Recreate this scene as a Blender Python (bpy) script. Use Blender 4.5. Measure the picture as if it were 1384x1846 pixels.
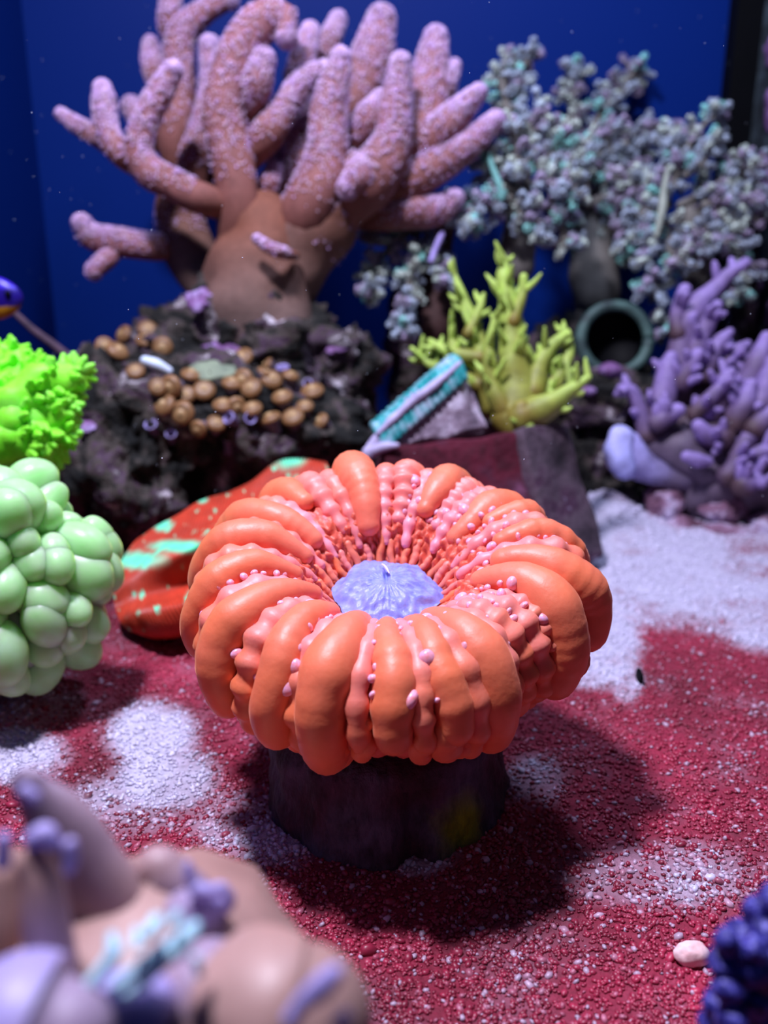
import bpy, bmesh, math, random
import numpy as np
from mathutils import Vector, Matrix, noise
from mathutils.bvhtree import BVHTree

for o in list(bpy.data.objects):
    bpy.data.objects.remove(o)
scn = bpy.context.scene
COL = scn.collection
S = 0.01                                   # everything below is written in centimetres

# ------------------------------------------------------------------ camera
FPX, CX, CY = 1600.0, 692.0, 923.0
PITCH = math.radians(17.0)
CAMH = 13.6
FWD = np.array([0, math.cos(PITCH), -math.sin(PITCH)])
UPV = np.array([0, math.sin(PITCH), math.cos(PITCH)])
RGT = np.array([1.0, 0, 0])
CAM = np.array([0, 0, CAMH])
cd = bpy.data.cameras.new('camera')
cam = bpy.data.objects.new('camera', cd)
COL.objects.link(cam)
cam.location = (0, 0, CAMH * S)
cam.rotation_euler = (math.pi / 2 - PITCH, 0, 0)
cd.sensor_fit = 'VERTICAL'
cd.sensor_height = 9.8
cd.lens = FPX / 1846.0 * 9.8
cd.clip_start = 0.005
cd.clip_end = 10
cd.dof.use_dof = True
cd.dof.focus_distance = 19.6 * S
cd.dof.aperture_fstop = 3.2
scn.camera = cam

# ------------------------------------------------------------------ world, lights, exposure
w = bpy.data.worlds.new('world')
scn.world = w
w.use_nodes = True
w.node_tree.nodes['Background'].inputs[0].default_value = (0.10, 0.16, 0.55, 1)
w.node_tree.nodes['Background'].inputs[1].default_value = 0.10


def area(name, loc, target, size, power, color, size_y=None):
    ld = bpy.data.lights.new(name, 'AREA')
    ld.shape = 'RECTANGLE'
    ld.size = size * S
    ld.size_y = (size_y or size) * S
    ld.energy = power
    ld.color = color
    o = bpy.data.objects.new(name, ld)
    COL.objects.link(o)
    o.location = Vector(loc) * S
    d = Vector(target) - Vector(loc)
    o.rotation_euler = d.to_track_quat('-Z', 'Y').to_euler()
    return o


# the LED bar that hangs over the tank, and its weaker second head
area('led_lamp_offscreen', (-11, 18, 52), (-1, 23, 0), 5, 4.6, (0.82, 0.80, 1.0), 5)
area('led_lamp_blue_offscreen', (9, 38, 54), (4, 36, 0), 8, 1.3, (0.62, 0.70, 1.0), 6)

vs = scn.view_settings
vs.view_transform = 'Standard'
vs.look = 'None'
vs.gamma = 1.0
vs.exposure = 0.0
vs.use_curve_mapping = False


# ------------------------------------------------------------------ helpers
def P(px, py, d):
    """point seen at photo pixel (px, py) at depth d cm along the view axis"""
    return CAM + d * (FWD + RGT * (px - CX) / FPX - UPV * (py - CY) / FPX)


def F(px, py, z=0.0):
    r = FWD + RGT * (px - CX) / FPX - UPV * (py - CY) / FPX
    return CAM + r * ((z - CAMH) / r[2])


def lin(r, g, b, a=1):
    def f(v):
        v = v / 255.0
        return v / 12.92 if v <= 0.04045 else ((v + 0.055) / 1.055) ** 2.4
    return (f(r), f(g), f(b), a)


def nz(v, scale=1.0, seed=0.0):
    n = noise.noise
    return np.array([n(Vector((p[0] * scale + seed, p[1] * scale + seed * 1.7, p[2] * scale - seed))) for p in v])


def fr(v, scale=1.0, seed=0.0, octv=4, H=0.9):
    n = noise.fractal
    return np.array([n(Vector((p[0] * scale + seed, p[1] * scale - seed, p[2] * scale + seed * 2.1)), H, 2.1, octv) for p in v])


def set_col(me, col):
    col = np.asarray(col, dtype=np.float32)
    if col.shape[1] == 3:
        col = np.hstack([col, np.ones((len(col), 1), np.float32)])
    a = me.attributes.new('Col', 'FLOAT_COLOR', 'POINT')
    a.data.foreach_set('color', col.ravel())


def mesh(name, v, faces, col=None, smooth=True):
    """v (n,3) in cm; faces = list of int arrays (k,3) or (k,4)"""
    v = np.asarray(v, dtype=np.float64) * S
    faces = [np.asarray(f, dtype=np.int32) for f in faces if len(f)]
    me = bpy.data.meshes.new(name)
    me.vertices.add(len(v))
    me.vertices.foreach_set('co', v.astype(np.float32).ravel())
    nl = sum(f.size for f in faces)
    npoly = sum(len(f) for f in faces)
    me.loops.add(nl)
    me.loops.foreach_set('vertex_index', np.concatenate([f.ravel() for f in faces]))
    me.polygons.add(npoly)
    tot = np.concatenate([np.full(len(f), f.shape[1], np.int32) for f in faces])
    st = np.concatenate([[0], np.cumsum(tot)[:-1]]).astype(np.int32)
    me.polygons.foreach_set('loop_start', st)
    me.polygons.foreach_set('loop_total', tot)
    me.polygons.foreach_set('use_smooth', np.full(npoly, smooth, dtype=bool))
    me.update(calc_edges=True)
    me.validate()
    if col is not None and len(me.vertices) == len(v):
        set_col(me, col)
    return me


def link(name, me, mat, parent=None, kind=None, loc=None, scale=None, rot=None):
    o = bpy.data.objects.new(name, me)
    COL.objects.link(o)
    if mat is not None and (not me.materials):
        me.materials.append(mat)
    if loc is not None:
        o.location = Vector(loc) * S
    if scale is not None:
        o.scale = scale
    if rot is not None:
        o.rotation_euler = rot
    if parent is not None:
        o.parent = parent
        if parent.type == 'EMPTY':
            o.matrix_parent_inverse = Matrix.Translation(-parent.location)
    if kind:
        o['kind'] = kind
    return o


def thing(name, label, cat, base, group=None):
    o = bpy.data.objects.new(name, None)
    COL.objects.link(o)
    o.location = Vector(base) * S
    o.empty_display_size = 0.01
    o['label'] = label
    o['category'] = cat
    if group:
        o['group'] = group
    return o


def tag(o, label, cat, group=None, kind=None):
    o['label'] = label
    o['category'] = cat
    if group:
        o['group'] = group
    if kind:
        o['kind'] = kind
    return o


_ico = {}


def ico(n):
    if n not in _ico:
        bm = bmesh.new()
        bmesh.ops.create_icosphere(bm, subdivisions=n, radius=1)
        v = np.array([x.co[:] for x in bm.verts])
        f = np.array([[x.index for x in fc.verts] for fc in bm.faces], dtype=np.int32)
        bm.free()
        _ico[n] = (v, f)
    v, f = _ico[n]
    return v.copy(), f


def catmull(pts, vals, m):
    pts = np.asarray(pts, float)
    vals = np.asarray(vals, float)
    d = np.concatenate([[0], np.cumsum(np.linalg.norm(np.diff(pts, axis=0), axis=1) + 1e-6)])
    d /= d[-1]
    n = len(pts)
    if n == 2:
        u = np.linspace(0, 1, m)[:, None]
        return pts[0] * (1 - u) + pts[1] * u, vals[0] * (1 - u[:, 0]) + vals[1] * u[:, 0]
    A = np.hstack([pts, vals[:, None]])
    T = np.zeros_like(A)
    for i in range(n):
        a, b = max(0, i - 1), min(n - 1, i + 1)
        T[i] = (A[b] - A[a]) / (d[b] - d[a])
    out = []
    for u in np.linspace(0, 1, m):
        i = min(n - 2, max(0, np.searchsorted(d, u, side='right') - 1))
        h = d[i + 1] - d[i]
        s = (u - d[i]) / h
        out.append((2 * s**3 - 3 * s**2 + 1) * A[i] + (s**3 - 2 * s**2 + s) * h * T[i] + (-2 * s**3 + 3 * s**2) * A[i + 1] + (s**3 - s**2) * h * T[i + 1])
    out = np.array(out)
    return out[:, :3], np.maximum(out[:, 3], 0.002)


def frames(c):
    t = np.gradient(c, axis=0)
    t /= np.linalg.norm(t, axis=1)[:, None] + 1e-9
    n = np.zeros_like(c)
    a = np.cross(t[0], [0.3, 0.9, 0.2])
    a /= np.linalg.norm(a)
    for i in range(len(c)):
        a = a - t[i] * np.dot(a, t[i])
        a /= np.linalg.norm(a) + 1e-9
        n[i] = a
    return t, n, np.cross(t, n)


class Tube:
    def __init__(s, pts, rad, m=24, seg=12, cap0=True, cap1=True, ncap=4, smoothpath=True, wob=0.0, wobs=1.0, seed=0.0, flat=1.0, flatdir=None):
        if smoothpath:
            c, r = catmull(pts, rad, m)
        else:
            c, r = np.asarray(pts, float), np.asarray(rad, float)
        t, n, b = frames(c)
        s.c, s.r, s.t, s.n, s.b = c, r, t, n, b
        C, R, T, N, B, U = [], [], [], [], [], []
        m = len(c)
        if cap0:
            for k in range(ncap):
                a = math.pi / 2 * (1 - (k + 0.15) / ncap)
                C.append(c[0] - t[0] * r[0] * math.sin(a)); R.append(r[0] * math.cos(a)); N.append(n[0]); B.append(b[0]); U.append(0)
        for i in range(m):
            C.append(c[i]); R.append(r[i]); N.append(n[i]); B.append(b[i]); U.append(i / (m - 1))
        if cap1:
            for k in range(ncap - 1, -1, -1):
                a = math.pi / 2 * (1 - (k + 0.15) / ncap)
                C.append(c[-1] + t[-1] * r[-1] * math.sin(a)); R.append(r[-1] * math.cos(a)); N.append(n[-1]); B.append(b[-1]); U.append(1)
        C, R, N, B, U = map(np.array, (C, R, N, B, U))
        k = len(C)
        ang = np.linspace(0, 2 * math.pi, seg, endpoint=False)
        off = np.cos(ang)[None, :, None] * N[:, None, :] + np.sin(ang)[None, :, None] * B[:, None, :] * flat
        v = (C[:, None, :] + R[:, None, None] * off).reshape(-1, 3)
        nr = off.reshape(-1, 3)
        s.u = np.repeat(U, seg)
        if wob:
            v = v + nr * (np.repeat(R, seg) * wob * nz(v, wobs, seed))[:, None]
        i = np.arange(k - 1)[:, None] * seg
        j = np.arange(seg)[None, :]
        j2 = (j + 1) % seg
        q = np.stack([i + j, i + j2, i + seg + j2, i + seg + j], -1).reshape(-1, 4)
        v = np.vstack([v, C[0], C[-1]])
        s.u = np.concatenate([s.u, [0, 1]])
        a, bb = len(v) - 2, len(v) - 1
        jj = np.arange(seg)
        f0 = np.stack([np.full(seg, a), (jj + 1) % seg, jj], -1)
        l = (k - 1) * seg
        f1 = np.stack([np.full(seg, bb), l + jj, l + (jj + 1) % seg], -1)
        s.v, s.q, s.tr = v, q, np.vstack([f0, f1])

    def mesh(s, name, col=None):
        return mesh(name, s.v, [s.q, s.tr], col)

    def sample(s, rng, n, u0=0.0, u1=1.0, tip=0.12, power=1.0):
        """random points on the surface: positions, normals"""
        pos, nor, us = [], [], []
        m = len(s.c)
        ntip = int(n * tip)
        for k in range(n):
            if k < ntip:
                a = rng.uniform(0, 2 * math.pi)
                e = math.asin(rng.uniform(0, 1))
                d = s.t[-1] * math.sin(e) + (s.n[-1] * math.cos(a) + s.b[-1] * math.sin(a)) * math.cos(e)
                pos.append(s.c[-1] + d * s.r[-1]); nor.append(d); us.append(1)
            else:
                u = u0 + (u1 - u0) * rng.random() ** power
                x = u * (m - 1)
                i = min(m - 2, int(x)); fr_ = x - i
                c = s.c[i] * (1 - fr_) + s.c[i + 1] * fr_
                r = s.r[i] * (1 - fr_) + s.r[i + 1] * fr_
                a = rng.uniform(0, 2 * math.pi)
                d = s.n[i] * math.cos(a) + s.b[i] * math.sin(a)
                pos.append(c + d * r); nor.append(d * 0.9 + s.t[i] * 0.35); us.append(u)
        return np.array(pos), np.array(nor), np.array(us)


def scatter(tv, tf, pos, nor, size, rng, tc=None, colors=None, jitter=0.35):
    """template (tv, tf; +Z out) copied to each position -> verts, faces, colours"""
    n = len(pos)
    nor = nor / (np.linalg.norm(nor, axis=1)[:, None] + 1e-9)
    nor = nor + np.array([[rng.gauss(0, jitter) for _ in range(3)] for _ in range(n)])
    nor /= np.linalg.norm(nor, axis=1)[:, None] + 1e-9
    ref = np.array([[rng.gauss(0, 1) for _ in range(3)] for _ in range(n)])
    x = np.cross(nor, ref)
    x /= np.linalg.norm(x, axis=1)[:, None] + 1e-9
    y = np.cross(nor, x)
    size = np.asarray(size, float).reshape(n, 1, -1)
    V = tv[None] * size
    v = pos[:, None, :] + V[..., 0:1] * x[:, None] + V[..., 1:2] * y[:, None] + V[..., 2:3] * nor[:, None]
    f = (tf[None] + (np.arange(n) * len(tv))[:, None, None]).reshape(-1, tf.shape[1])
    c = None
    if colors is not None:
        c = np.repeat(np.asarray(colors)[:, None, :3], len(tv), 1)
        if tc is not None:
            c = c * tc[None, :, None]
        c = c.reshape(-1, 3)
    return v.reshape(-1, 3), f, c


def star_template(k=6, splay=0.9, w=0.22, ln=1.0):
    """a polyp: k short tapering tentacles splayed from a point"""
    v, f, tc = [], [], []
    for i in range(k):
        a = 2 * math.pi * i / k
        d = np.array([math.cos(a) * splay, math.sin(a) * splay, 0.75]) * ln
        s = np.array([-math.sin(a), math.cos(a), 0]) * w
        u = np.array([0, 0, w])
        b = len(v)
        base = d * 0.1
        v += [base + s * 1.2, base - s * 1.2, base + u * 1.5, d]
        tc += [1, 1, 1, 1]
        f += [(b, b + 1, b + 3), (b + 1, b + 2, b + 3), (b + 2, b, b + 3)]
    return np.array(v), np.array(f, dtype=np.int32), np.array(tc)


def blob(center, rad, sub=4, seed=0.0, amp=0.15, sc=0.8, rot=None, octv=3):
    v, f = ico(sub)
    d = 1 + amp * fr(v * np.asarray(rad) , sc, seed, octv)
    v = v * d[:, None] * np.asarray(rad)
    if rot is not None:
        v = v @ np.array(rot).T
    return v + np.asarray(center), f


def rotm(ax, ay, az):
    from mathutils import Euler
    return np.array(Euler((math.radians(ax), math.radians(ay), math.radians(az))).to_matrix())


# ------------------------------------------------------------------ materials
def mk(name, cols=None, scale=1.0, detail=4, rough=0.6, bump=0.0, bscale=4.0, sss=0.0, sssr=(1, 0.4, 0.3), attr=False,
       spec=0.4, sheen=0.0, sheen_t=(1, 1, 1, 1), coat=0.0, vor=False, distort=0.0, bdist=0.05, ssscale=0.3, wave=None, stretch=None):
    m = bpy.data.materials.new(name)
    m.use_nodes = True
    nt = m.node_tree
    N, L = nt.nodes, nt.links
    b = N['Principled BSDF']
    tc = N.new('ShaderNodeTexCoord')
    src = tc.outputs['Object']
    if stretch:
        mp = N.new('ShaderNodeMapping')
        mp.inputs['Scale'].default_value = stretch
        L.new(src, mp.inputs['Vector'])
        src = mp.outputs['Vector']
    colout = None
    if cols:
        if vor:
            t = N.new('ShaderNodeTexVoronoi')
            t.inputs['Scale'].default_value = scale * 100
            fac = t.outputs['Distance']
        else:
            t = N.new('ShaderNodeTexNoise')
            t.inputs['Scale'].default_value = scale * 100
            t.inputs['Detail'].default_value = detail
            t.inputs['Roughness'].default_value = 0.6
            t.inputs['Distortion'].default_value = distort
            fac = t.outputs['Fac']
        L.new(src, t.inputs['Vector'])
        rp = N.new('ShaderNodeValToRGB')
        el = rp.color_ramp.elements
        while len(el) < len(cols):
            el.new(0.5)
        for e, (p, c) in zip(el, cols):
            e.position = p
            e.color = c if len(c) == 4 else (*c, 1)
        L.new(fac, rp.inputs['Fac'])
        colout = rp.outputs['Color']
    if attr:
        a = N.new('ShaderNodeAttribute')
        a.attribute_name = 'Col'
        if colout is not None:
            mx = N.new('ShaderNodeMix')
            mx.data_type = 'RGBA'
            mx.blend_type = 'MULTIPLY'
            mx.inputs[0].default_value = 1.0
            L.new(a.outputs['Color'], mx.inputs[6])
            L.new(colout, mx.inputs[7])
            colout = mx.outputs[2]
        else:
            colout = a.outputs['Color']
    L.new(colout, b.inputs['Base Color'])
    b.inputs['Roughness'].default_value = rough
    b.inputs['Specular IOR Level'].default_value = spec
    if sss:
        b.inputs['Subsurface Weight'].default_value = sss
        b.inputs['Subsurface Radius'].default_value = sssr
        b.inputs['Subsurface Scale'].default_value = ssscale * S
    if sheen:
        b.inputs['Sheen Weight'].default_value = sheen
        b.inputs['Sheen Tint'].default_value = sheen_t
        b.inputs['Sheen Roughness'].default_value = 0.35
    if coat:
        b.inputs['Coat Weight'].default_value = coat
        b.inputs['Coat Roughness'].default_value = 0.25
    if bump:
        n2 = N.new('ShaderNodeTexNoise')
        n2.inputs['Scale'].default_value = bscale * 100
        n2.inputs['Detail'].default_value = 5
        L.new(src, n2.inputs['Vector'])
        bp = N.new('ShaderNodeBump')
        bp.inputs['Strength'].default_value = bump
        bp.inputs['Distance'].default_value = bdist * S
        L.new(n2.outputs['Fac'], bp.inputs['Height'])
        L.new(bp.outputs['Normal'], b.inputs['Normal'])
    return m


G = lambda x: (x, x, x, 1)
M = {}
M['flesh'] = mk('orange_flesh', [(0.3, G(0.88)), (0.7, G(1.08))], 0.9, 3, 0.46, 0.45, 5, 0.3, (1, 0.35, 0.2), spec=0.48,
                sheen=0.3, sheen_t=lin(255, 170, 140), ssscale=0.25, bdist=0.03, attr=True)
M['flesh_in'] = mk('orange_inner_flesh', [(0.3, lin(206, 84, 58)), (0.6, lin(226, 108, 92)), (0.8, lin(240, 146, 164))], 2.2, 4, 0.45, 0.6, 7, 0.25, (1, 0.35, 0.25), bdist=0.05, ssscale=0.2)
M['vesicle'] = mk('pink_vesicle', [(0.3, lin(240, 140, 140)), (0.55, lin(244, 170, 196)), (0.75, lin(228, 186, 236))], 1.2, 2, 0.35, 0, 1, 0.4, (1, 0.5, 0.5), spec=0.5, ssscale=0.15)
M['oral'] = mk('lavender_disc', [(0.3, lin(116, 122, 204)), (0.7, lin(150, 156, 230))], 3, 4, 0.4, 0.5, 9, 0.3, (0.6, 0.6, 1), bdist=0.04, ssscale=0.15)
M['mouth'] = mk('pale_lip', [(0, lin(226, 206, 226)), (1, lin(236, 214, 220))], 3, 2, 0.4)
M['stalk'] = mk('brown_stalk', [(0.3, lin(52, 26, 20)), (0.7, lin(88, 44, 34))], 1.5, 4, 0.8, 0.5, 3)
M['puck'] = mk('plug_stone', [(0.3, G(0.4)), (0.7, G(1.5))], 3.0, 7, 0.8, 1.0, 5, attr=True, bdist=0.2, stretch=(1, 1, .45))
M['bubble'] = mk('green_vesicle', [(0.25, lin(146, 214, 130)), (0.55, lin(172, 228, 160)), (0.8, lin(188, 234, 196))], 0.5, 3, 0.36, 0.1, 2, 1.0, (0.6, 1, 0.45),
                 spec=0.35, sheen=0.6, sheen_t=lin(206, 255, 110), ssscale=1.1, bdist=0.02)
M['neon'] = mk('neon_green_tissue', [(0.25, lin(110, 222, 30)), (0.5, lin(140, 246, 60)), (0.75, lin(150, 250, 110))], 0.8, 4, 0.5, 0.4, 4, 0.4, (0.5, 1, 0.15), attr=False, ssscale=0.3, spec=0.25)
M['leather'] = mk('leather_skin', [(0.3, G(0.8)), (0.7, G(1.15))], 1.6, 4, 0.7, 0.4, 6, 0.1, (1, 0.5, 0.4), attr=True, ssscale=0.2, spec=0.2)
M['lpolyp'] = mk('leather_polyps', [(0.3, G(0.85)), (0.7, G(1.2))], 2.0, 2, 0.55, attr=True, spec=0.2)
M['tree'] = mk('tree_coral_skin', [(0.3, G(0.7)), (0.7, G(1.2))], 1.5, 4, 0.7, 0.4, 5, attr=True, spec=0.2)
M['tpolyp'] = mk('tree_coral_polyps', [(0.3, G(0.6)), (0.7, G(1.3))], 1.2, 3, 0.4, attr=True, spec=0.5)
M['lime'] = mk('lime_skin', [(0.3, G(0.75)), (0.7, G(1.2))], 2.0, 3, 0.55, 0.3, 5, 0.2, (0.7, 1, 0.3), attr=True, ssscale=0.2)
M['purple'] = mk('purple_skin', [(0.3, G(0.75)), (0.7, G(1.2))], 2.2, 4, 0.6, 0.5, 5, 0.1, (0.8, 0.6, 1), attr=True, ssscale=0.2)
M['rock'] = mk('live_rock', [(0.36, lin(10, 12, 13)), (0.47, lin(34, 33, 31)), (0.53, lin(74, 66, 62)), (0.57, lin(70, 48, 70)), (0.61, lin(92, 86, 86)), (0.68, lin(206, 196, 206))], 0.5, 9, 0.85, 1.0, 2.2, distort=0.6, bdist=0.25, spec=0.25)
M['darkrock'] = M['rock']
M['rubble'] = mk('rubble_rock', [(0.3, lin(80, 44, 60)), (0.5, lin(138, 100, 126)), (0.65, lin(196, 184, 214))], 0.8, 6, 0.85, 0.8, 3, distort=0.3, bdist=0.15)
M['slab'] = mk('maroon_slab', [(0.28, lin(38, 8, 18)), (0.48, lin(86, 20, 40)), (0.60, lin(74, 34, 52)), (0.72, lin(120, 70, 100))], 0.5, 8, 0.85, 0.8, 3, distort=0.3, bdist=0.12, spec=0.25)
M['slab2'] = mk('grey_slab', [(0.30, lin(40, 34, 40)), (0.5, lin(92, 76, 88)), (0.62, lin(70, 40, 64)), (0.74, lin(190, 188, 214))], 0.5, 8, 0.85, 0.8, 3, distort=0.3, bdist=0.12, spec=0.25)
M['teal'] = mk('teal_ridge', [(0.3, lin(10, 104, 112)), (0.48, lin(50, 166, 168)), (0.66, lin(176, 200, 220))], 1.2, 5, 0.5, 0.5, 5, bdist=0.08)
M['wedge'] = mk('wedge_stone', [(0.3, lin(70, 62, 78)), (0.5, lin(140, 122, 140)), (0.7, lin(214, 206, 226))], 1.1, 7, 0.8, 0.8, 3, bdist=0.12)
M['zoa'] = mk('brown_polyp', [(0.3, G(0.8)), (0.7, G(1.2))], 3, 3, 0.45, 0.2, 6, 0.1, (1, 0.6, 0.3), attr=True, ssscale=0.1)
M['mat'] = mk('olive_mat', [(0.3, lin(96, 108, 92)), (0.7, lin(138, 152, 124))], 1.5, 4, 0.7, 0.3, 4)
M['red'] = mk('red_brain_tissue', None, attr=True, rough=0.45, bump=0.35, bscale=5, sss=0.15, sssr=(1, 0.3, 0.2), ssscale=0.15, bdist=0.03) if False else \
    mk('red_brain_tissue', [(0.3, G(0.8)), (0.7, G(1.15))], 2.0, 4, 0.45, 0.3, 6, 0.15, (1, 0.3, 0.2), attr=True, ssscale=0.15, bdist=0.03)
M['fore'] = mk('tan_lavender_lobe', [(0.3, G(0.85)), (0.7, G(1.12))], 0.9, 3, 0.45, 0.2, 3, 0.3, (1, 0.7, 0.7), attr=True, ssscale=0.3)
M['violet'] = mk('violet_polyp', [(0.34, lin(14, 12, 56)), (0.52, lin(48, 44, 136)), (0.68, lin(130, 126, 220))], 2.2, 4, 0.5, 0.3, 4, 0.1, (0.5, 0.5, 1))
M['acryl'] = mk('blue_acrylic', [(0.3, lin(2, 30, 96)), (0.7, lin(4, 35, 108))], 0.02, 2, 0.5, spec=0.08)
M['black'] = mk('black_plastic', [(0, lin(3, 4, 7)), (1, lin(5, 6, 10))], 1, 2, 0.6, spec=0.1)
M['algae_wall'] = mk('encrusted_glass', [(0.32, lin(10, 16, 22)), (0.5, lin(34, 44, 50)), (0.66, lin(70, 84, 92))], 0.5, 7, 0.8, 0.6, 2, bdist=0.15)
M['coralline'] = mk('coralline', [(0.3, lin(60, 36, 74)), (0.5, lin(120, 78, 130)), (0.7, lin(160, 140, 190))], 1.4, 5, 0.7, 0.4, 4)
M['pipe'] = mk('pump_rim', [(0.3, lin(24, 38, 40)), (0.7, lin(80, 112, 104))], 0.8, 5, 0.6, 0.3, 4)
M['sand'] = mk('sand_bed', [(0.3, G(0.7)), (0.7, G(1.2))], 6, 6, 0.75, 1.0, 7, attr=True, bdist=0.12, spec=0.4)
M['grain'] = mk('sand_grain', [(0.3, G(0.8)), (0.7, G(1.2))], 4, 2, 0.42, attr=True, spec=0.6)
M['fish'] = mk('fish_scales', [(0.3, G(0.85)), (0.7, G(1.1))], 4, 3, 0.35, attr=True)
M['rod'] = mk('brown_rod', [(0.3, lin(50, 38, 52)), (0.7, lin(84, 62, 78))], 1.5, 5, 0.8, 0.4, 4)
M['speck'] = mk('speck', [(0, lin(200, 220, 240)), (1, lin(220, 230, 250))], 1, 1, 0.5)
M['palefoot'] = mk('pale_stone_foot', [(0.3, lin(150, 140, 176)), (0.7, lin(196, 186, 220))], 1.5, 5, 0.7, 0.4, 4)
M['pebble'] = mk('pale_pebble', [(0.3, lin(240, 190, 190)), (0.7, lin(250, 226, 230))], 2, 4, 0.5, 0.4, 5)

# ------------------------------------------------------------------ setting
XL, XR, YB, ZT = -21.8, 22.4, 60.0, 46.0


def boxmesh(name, lo, hi):
    lo, hi = np.array(lo, float), np.array(hi, float)
    v = np.array([[(lo, hi)[i][0], (lo, hi)[j][1], (lo, hi)[k][2]] for i in (0, 1) for j in (0, 1) for k in (0, 1)])
    f = np.array([[0, 1, 3, 2], [4, 6, 7, 5], [0, 4, 5, 1], [2, 3, 7, 6], [0, 2, 6, 4], [1, 5, 7, 3]])
    return mesh(name, v, [f], smooth=False)


def struct(name, me, mat, parent=None):
    return link(name, me, mat, parent, kind='structure')


struct('wall_back', boxmesh('wall_back', (XL - 1, YB, -1), (XR + 1, YB + 1, ZT)), M['acryl'])
struct('wall_left', boxmesh('wall_left', (XL - 1, 3, -1), (XL, YB, ZT)), M['acryl'])
wr = struct('wall_right', boxmesh('wall_right', (XR, 3, -1), (XR + 1, YB, ZT)), M['algae_wall'])
struct('trim_1', boxmesh('trim_1', (XR - 1.6, YB - 1.4, 0), (XR, YB, ZT)), M['black'])

rng = random.Random(7)
# pink and purple coralline crusts on the right wall
for (yy, zz, ry, rz) in [(54.5, 27.3, 1.3, 1.3), (53.6, 25.6, 1.6, 2.2), (56.6, 24.0, 1.1, 1.3), (53.2, 21.6, 2.0, 1.6), (55.8, 20.6, 1.2, 1.5), (52.9, 18.6, 1.5, 2.2), (56.2, 17.3, 1.8, 1.6),
                         (54.0, 15.6, 1.4, 1.2), (52.6, 13.0, 1.0, 2.0), (55.0, 11.5, 1.2, 1.0), (52.0, 9.5, 1.6, 1.2), (51.0, 23.5, 1.6, 1.6), (50.3, 16.0, 1.5, 2.4), (49.5, 10.5, 2, 2)]:
    v, f = blob((0, 0, 0), (0.28, ry * 0.8, rz * 0.8), 3, yy, 0.5, 0.9)
    link('coralline_crust', mesh('coralline_crust', v + np.array([XR - 0.02, yy, zz]), [f]), M['coralline'], wr)

# --- sand bed
WHITE = [  # (px, py, rx, ry, weight) pale patches free of the red film
    (30, 1365, 90, 50, 1.0), (40, 1265, 100, 40, .45), (275, 1325, 75, 60, 1.0), (300, 1405, 90, 60, .85), (230, 1450, 110, 60, .5), (430, 1480, 100, 60, .42),
    (500, 1520, 70, 50, .5), (1090, 1165, 70, 70, 1.15), (1060, 1215, 70, 26, 1.0), (1170, 1020, 190, 105, 1.1), (1330, 1060, 170, 75, 1.0), (1384, 1110, 90, 60, 1.0), (1240, 960, 240, 40, .9),
    (1110, 940, 70, 70, 1.1), (960, 1410, 60, 50, .45), (1200, 1580, 170, 60, .42), (760, 1540, 60, 40, .5), (1130, 1230, 30, 35, .6)]


def project(v):
    r = v - CAM
    d = r @ FWD
    return CX + FPX * (r @ RGT) / d, CY - FPX * (r @ UPV) / d


def film(v):
    px, py = project(v)
    w_ = np.zeros(len(v))
    for (x, y, rx, ry, k) in WHITE:
        q = np.sqrt(((px - x) / rx) ** 2 + ((py - y) / ry) ** 2)
        w_ = np.maximum(w_, k * np.clip((1.25 - q) / 0.55, 0, 1))
    n1 = nz(v, 0.55, 3.3) * 0.38 + nz(v, 1.6, 9.1) * 0.25
    far = np.clip((v[:, 1] - 38) / 6, 0, 1) * np.clip((v[:, 0] - 5) / 4, 0, 1)
    return np.clip(np.maximum(w_, far * 0.8) + n1 * (0.35 + w_), 0, 1)      # 1 = bare pale sand


def hfun(x, y):
    p = np.stack([x, y, np.zeros_like(x)], -1)
    h = 0.28 * nz(p, 0.13, 1.2) + 0.10 * nz(p, 0.5, 4.0)
    mx, my = F(1105, 950)[:2]
    h = h + 1.4 * np.exp(-(((x - mx) / 1.5) ** 2 + ((y - my - 1) / 2.5) ** 2))
    return h


nx, ny = 180, 230
xs = np.linspace(XL, XR, nx)
ys = np.linspace(3, YB, ny)
X, Y = np.meshgrid(xs, ys)
v = np.stack([X.ravel(), Y.ravel(), hfun(X.ravel(), Y.ravel())], -1)
SANDW = np.array(lin(196, 190, 214)[:3])
SANDR = np.array(lin(138, 32, 58)[:3])
wv = film(v)
thk = 1 + .55 * nz(v, .22, 17)[:, None] + .25 * nz(v, .7, 23)[:, None]
col = SANDR[None] * thk * (1 - wv[:, None]) + SANDW[None] * wv[:, None]
i = (np.arange(ny - 1)[:, None] * nx + np.arange(nx - 1)[None, :]).ravel()
q = np.stack([i, i + 1, i + nx + 1, i + nx], -1)
struct('floor', mesh('floor', v, [q], col), M['sand'])

# ------------------------------------------------------------------ the big orange coral on its plug
C0 = P(696, 1066, 21.4)
PB = np.array([C0[0] - 0.05, C0[1] + 0.1, 0])
RT = rotm(15, 0, 0)
PROF = np.array([(1.20, -.25), (1.45, .0), (1.9, .45), (2.5, .85), (3.2, 1.05), (3.9, .85), (4.38, .25), (4.45, -.45), (4.15, -1.1), (3.6, -1.5), (2.8, -1.6), (1.7, -1.4)])
_pd = np.concatenate([[0], np.cumsum(np.linalg.norm(np.diff(PROF, axis=0), axis=1))])
_pd /= _pd[-1]


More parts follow.
